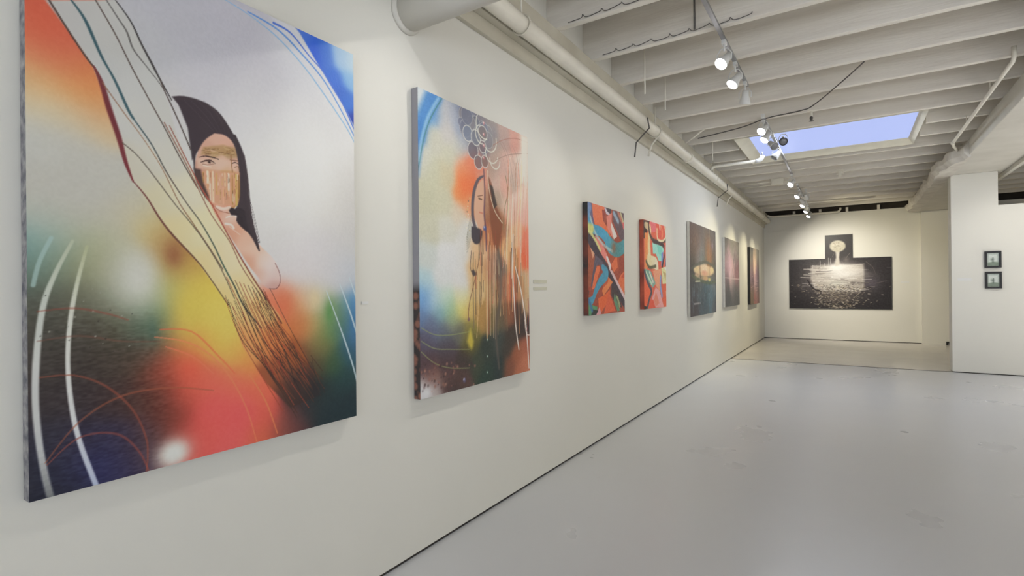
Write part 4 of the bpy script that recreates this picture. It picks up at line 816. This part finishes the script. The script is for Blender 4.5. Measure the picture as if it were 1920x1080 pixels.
# ------------------------------------------------------------------ stepped black and white painting on the far wall
YB = Y1-0.035
def c7(x, y): return on_y(1420+x/5.4, 420+y/5.4, YB)
t = thing('painting', 'black and white T shaped painting of a bursting cloud above water, on the far wall', 'painting', (1.82, Y1-0.002, 0.862))
def paint_t(a0, a1, b0, b1, nu, nv, nm):
    p = Paint(a0, a1, b0, b1, nu, nv, c7); rd = random.Random(12)
    p.C[:] = (40,36,38)
    p.blob((820,570), .85, (104,96,98), .9, .58); p.blob((790,540), .62, (170,160,154), .8, .36); p.blob((1150,600), .22, (96,88,100), .6, .2); p.blob((440,620), .22, (80,74,74), .5, .14)
    p.poly([(545,425),(700,425),(1080,402),(1080,640),(1040,690),(580,670),(540,560)], (186,178,170), .85, .03)
    for i in range(150):
        x = rd.gauss(810, 170); y = rd.uniform(410, 690); l_ = rd.uniform(20, 140)
        p.stroke([(x-l_/2, y), (x+l_/2, y+rd.uniform(-4, 4))], rd.uniform(.008, .026), rd.choice([(226,220,214),(190,184,176),(120,114,110),(244,240,236),(70,62,60)]), .5, sm=0)
    for i in range(1100):
        v_ = rd.random(); y = 610+v_*245; x = rd.gauss(815, 175-75*v_); l_ = rd.uniform(6, 20)
        p.stroke([(x-l_/2, y), (x+l_/2, y+rd.uniform(-6, 6))], rd.uniform(.006, .013), rd.choice([(206,196,170),(150,136,116),(90,80,72),(40,34,34),(226,216,200),(30,26,28)]), .75, sm=0)
    for (x0, y0, x1, y1) in ((470,458,780,462),(470,515,600,520),(440,540,560,545),(520,500,700,480),(640,440,1060,410)): p.stroke([(x0, y0), (x1, y1)], .02, (196,190,184), .8, sm=0)
    for (x0, y0, y1) in ((635,370,440),(720,345,420),(560,420,470),(740,350,400),(680,400,430)): p.stroke([(x0, y0), (x0+2, y1)], .014, (176,172,168), .8, sm=0)
    p.blob((820,740), .5, (110,100,92), .5, .16)
    p.stroke([(510,570),(540,620),(580,660),(640,680)], .035, (34,28,30), .9); p.stroke([(600,480),(700,480),(760,470)], .02, (60,54,52), .8)
    p.blob((820,440), .34, (252,250,246), .95, .13); p.blob((870,500), .46, (246,244,242), .8, .17); p.blob((960,470), .24, (226,220,214), .8, .12); p.blob((800,600), .25, (206,206,198), .7, .1)
    p.blob((980,595), .16, (96,90,88), .8, .045); p.blob((930,595), .03, (210,206,196), .8, .03); p.blob((1000,597), .03, (200,196,190), .8, .03)
    p.poly([(1085,400),(1150,430),(1300,360),(1370,350),(1370,480),(1100,480)], (40,34,38), .5, .06)
    p.stroke([(1100,380),(1170,440),(1195,500)], .012, (110,100,96), .6); p.stroke([(1190,600),(1310,575)], .012, (120,112,108), .6)
    # cloud and stem
    p.stroke([(812,280),(812,340),(808,400)], [.10,.07,.13], (206,200,190), .95, .5)
    p.blob((812,225), .205, (186,180,160), 1.0, .175, hard=.8); p.blob((800,205), .11, (222,216,200), .7, .09)
    for i in range(50): p.blob((812+rd.uniform(-52, 52), 222+rd.uniform(-44, 40)), rd.uniform(.012, .03), rd.choice([(140,132,114),(226,220,204),(200,192,172),(158,150,130)]), .5)
    p.stroke([(900,340),(940,290)], .012, (130,122,116), .6); p.stroke([(760,330),(775,300)], .012, (140,130,120), .5); p.blob((900,360), .08, (120,112,108), .6)
    p.grain(7, 90, 60, 3)
    face_mesh(nm, p, lambda a, b: (a, np.full(a.shape, YB), b), t, 0.98)
paint_t(0.645, 3.015, 0.862, 2.240, 330, 210, 'lower_canvas')
paint_t(1.530, 2.165, 2.240, 2.880, 110, 110, 'upper_canvas')
child('lower_canvas_edge', boxes((0.645, 3.015, YB+0.0006, Y1-0.002, 0.862, 2.240)), mat('painted_edge_black', (0.02,)*3), t)
child('upper_canvas_edge', boxes((1.530, 2.165, YB+0.0006, Y1-0.002, 2.2402, 2.880)), MATS['painted_edge_black'], t)

# ------------------------------------------------------------------ two small framed pictures on the partition
def framed(x0, x1, z0, z1, label):
    t = thing('framed_picture', label, 'picture', ((x0+x1)/2, YP-0.002, z0), 'two small framed pictures')
    f_ = 0.030; ya, yb = YP-0.034, YP-0.002
    child('frame', boxes((x0, x1, ya, yb, z0, z0+f_), (x0, x1, ya, yb, z1-f_, z1), (x0, x0+f_, ya, yb, z0+f_, z1-f_), (x1-f_, x1, ya, yb, z0+f_, z1-f_)), black_m, t, 0.002)
    p = Paint(x0+f_, x1-f_, z0+f_, z1-f_, 40, 50, None)
    m_ = (x0+x1)/2; zm = (z0+z1)/2
    p.C[:] = (176,186,178); p.poly([(x0+.05, z0+.06), (x1-.05, z0+.06), (x1-.05, z1-.06), (x0+.05, z1-.06)], (206,214,206), 1, .006, raw=True)
    p.poly([(x0+f_, z0+f_), (x1-f_, z0+f_), (x1-f_, z0+.09), (m_, z0+.105), (x0+f_, z0+.085)], (120,134,118), .9, .01, raw=True)
    p.blob((m_-.01, zm+.0), .028, (110,122,112), .8); p.stroke([(m_, zm-.05), (m_, zm+.03)], .012, (84,94,88), .8, sm=0); p.grain(6, 20, 20, 2)
    face_mesh('picture', p, lambda a, b: (a, np.full(a.shape, YP-0.020), b), t, 1.0)
    child('backing', boxes((x0+f_, x1-f_, YP-0.019, YP-0.003, z0+f_, z1-f_)), black_m, t)
framed(3.965, 4.172, 1.765, 2.040, 'upper one of two small black framed pictures on the white partition')
framed(3.968, 4.175, 1.424, 1.700, 'lower one of two small black framed pictures on the white partition')

# ------------------------------------------------------------------ caption cards
def card_x(y0, y1, z0, z1, label, m=card_m): tag(link('caption_card', boxes((0.0005, 0.004, y0, y1, z0, z1)), m, org=(0.0005, (y0+y1)/2, z0)), label, 'caption card')
card_x(1.795, 1.838, 1.429, 1.443, 'tiny pale caption card beside the largest painting', white_m)
card_x(3.50, 3.712, 1.540, 1.566, 'upper of two pale caption strips right of the bubble painting')
card_x(3.50, 3.712, 1.486, 1.510, 'lower of two pale caption strips right of the bubble painting')
card_x(5.42, 5.47, 1.42, 1.46, 'small pale caption card between the two bright abstracts')
tag(link('caption_card', boxes((3.20, 3.38, Y1-0.004, Y1-0.0005, 1.55, 1.60)), white_m, org=(3.29, Y1, 1.55)), 'pale caption card right of the T shaped painting', 'caption card')
tag(link('caption_card', boxes((3.62, 3.80, YP-0.004, YP-0.0005, 1.56, 1.60)), white_m, org=(3.71, YP, 1.56)), 'pale caption card on the partition left of the small pictures', 'caption card')
# black item on the floor by the far opening
t = thing('floor_outlet', 'small black box on the floor at the far opening', 'box', (4.13, Y1-0.17, 0.0))
child('body', boxes((4.085, 4.175, Y1-0.20, Y1-0.13, 0.0, 0.085)), black_m, t, 0.008)
bm = bmesh.new(); tube(bm, [(4.13, Y1-0.205, 0.03), (4.13, Y1-0.198, 0.03)], 0.018, 12); child('socket', bm, grey_m, t)
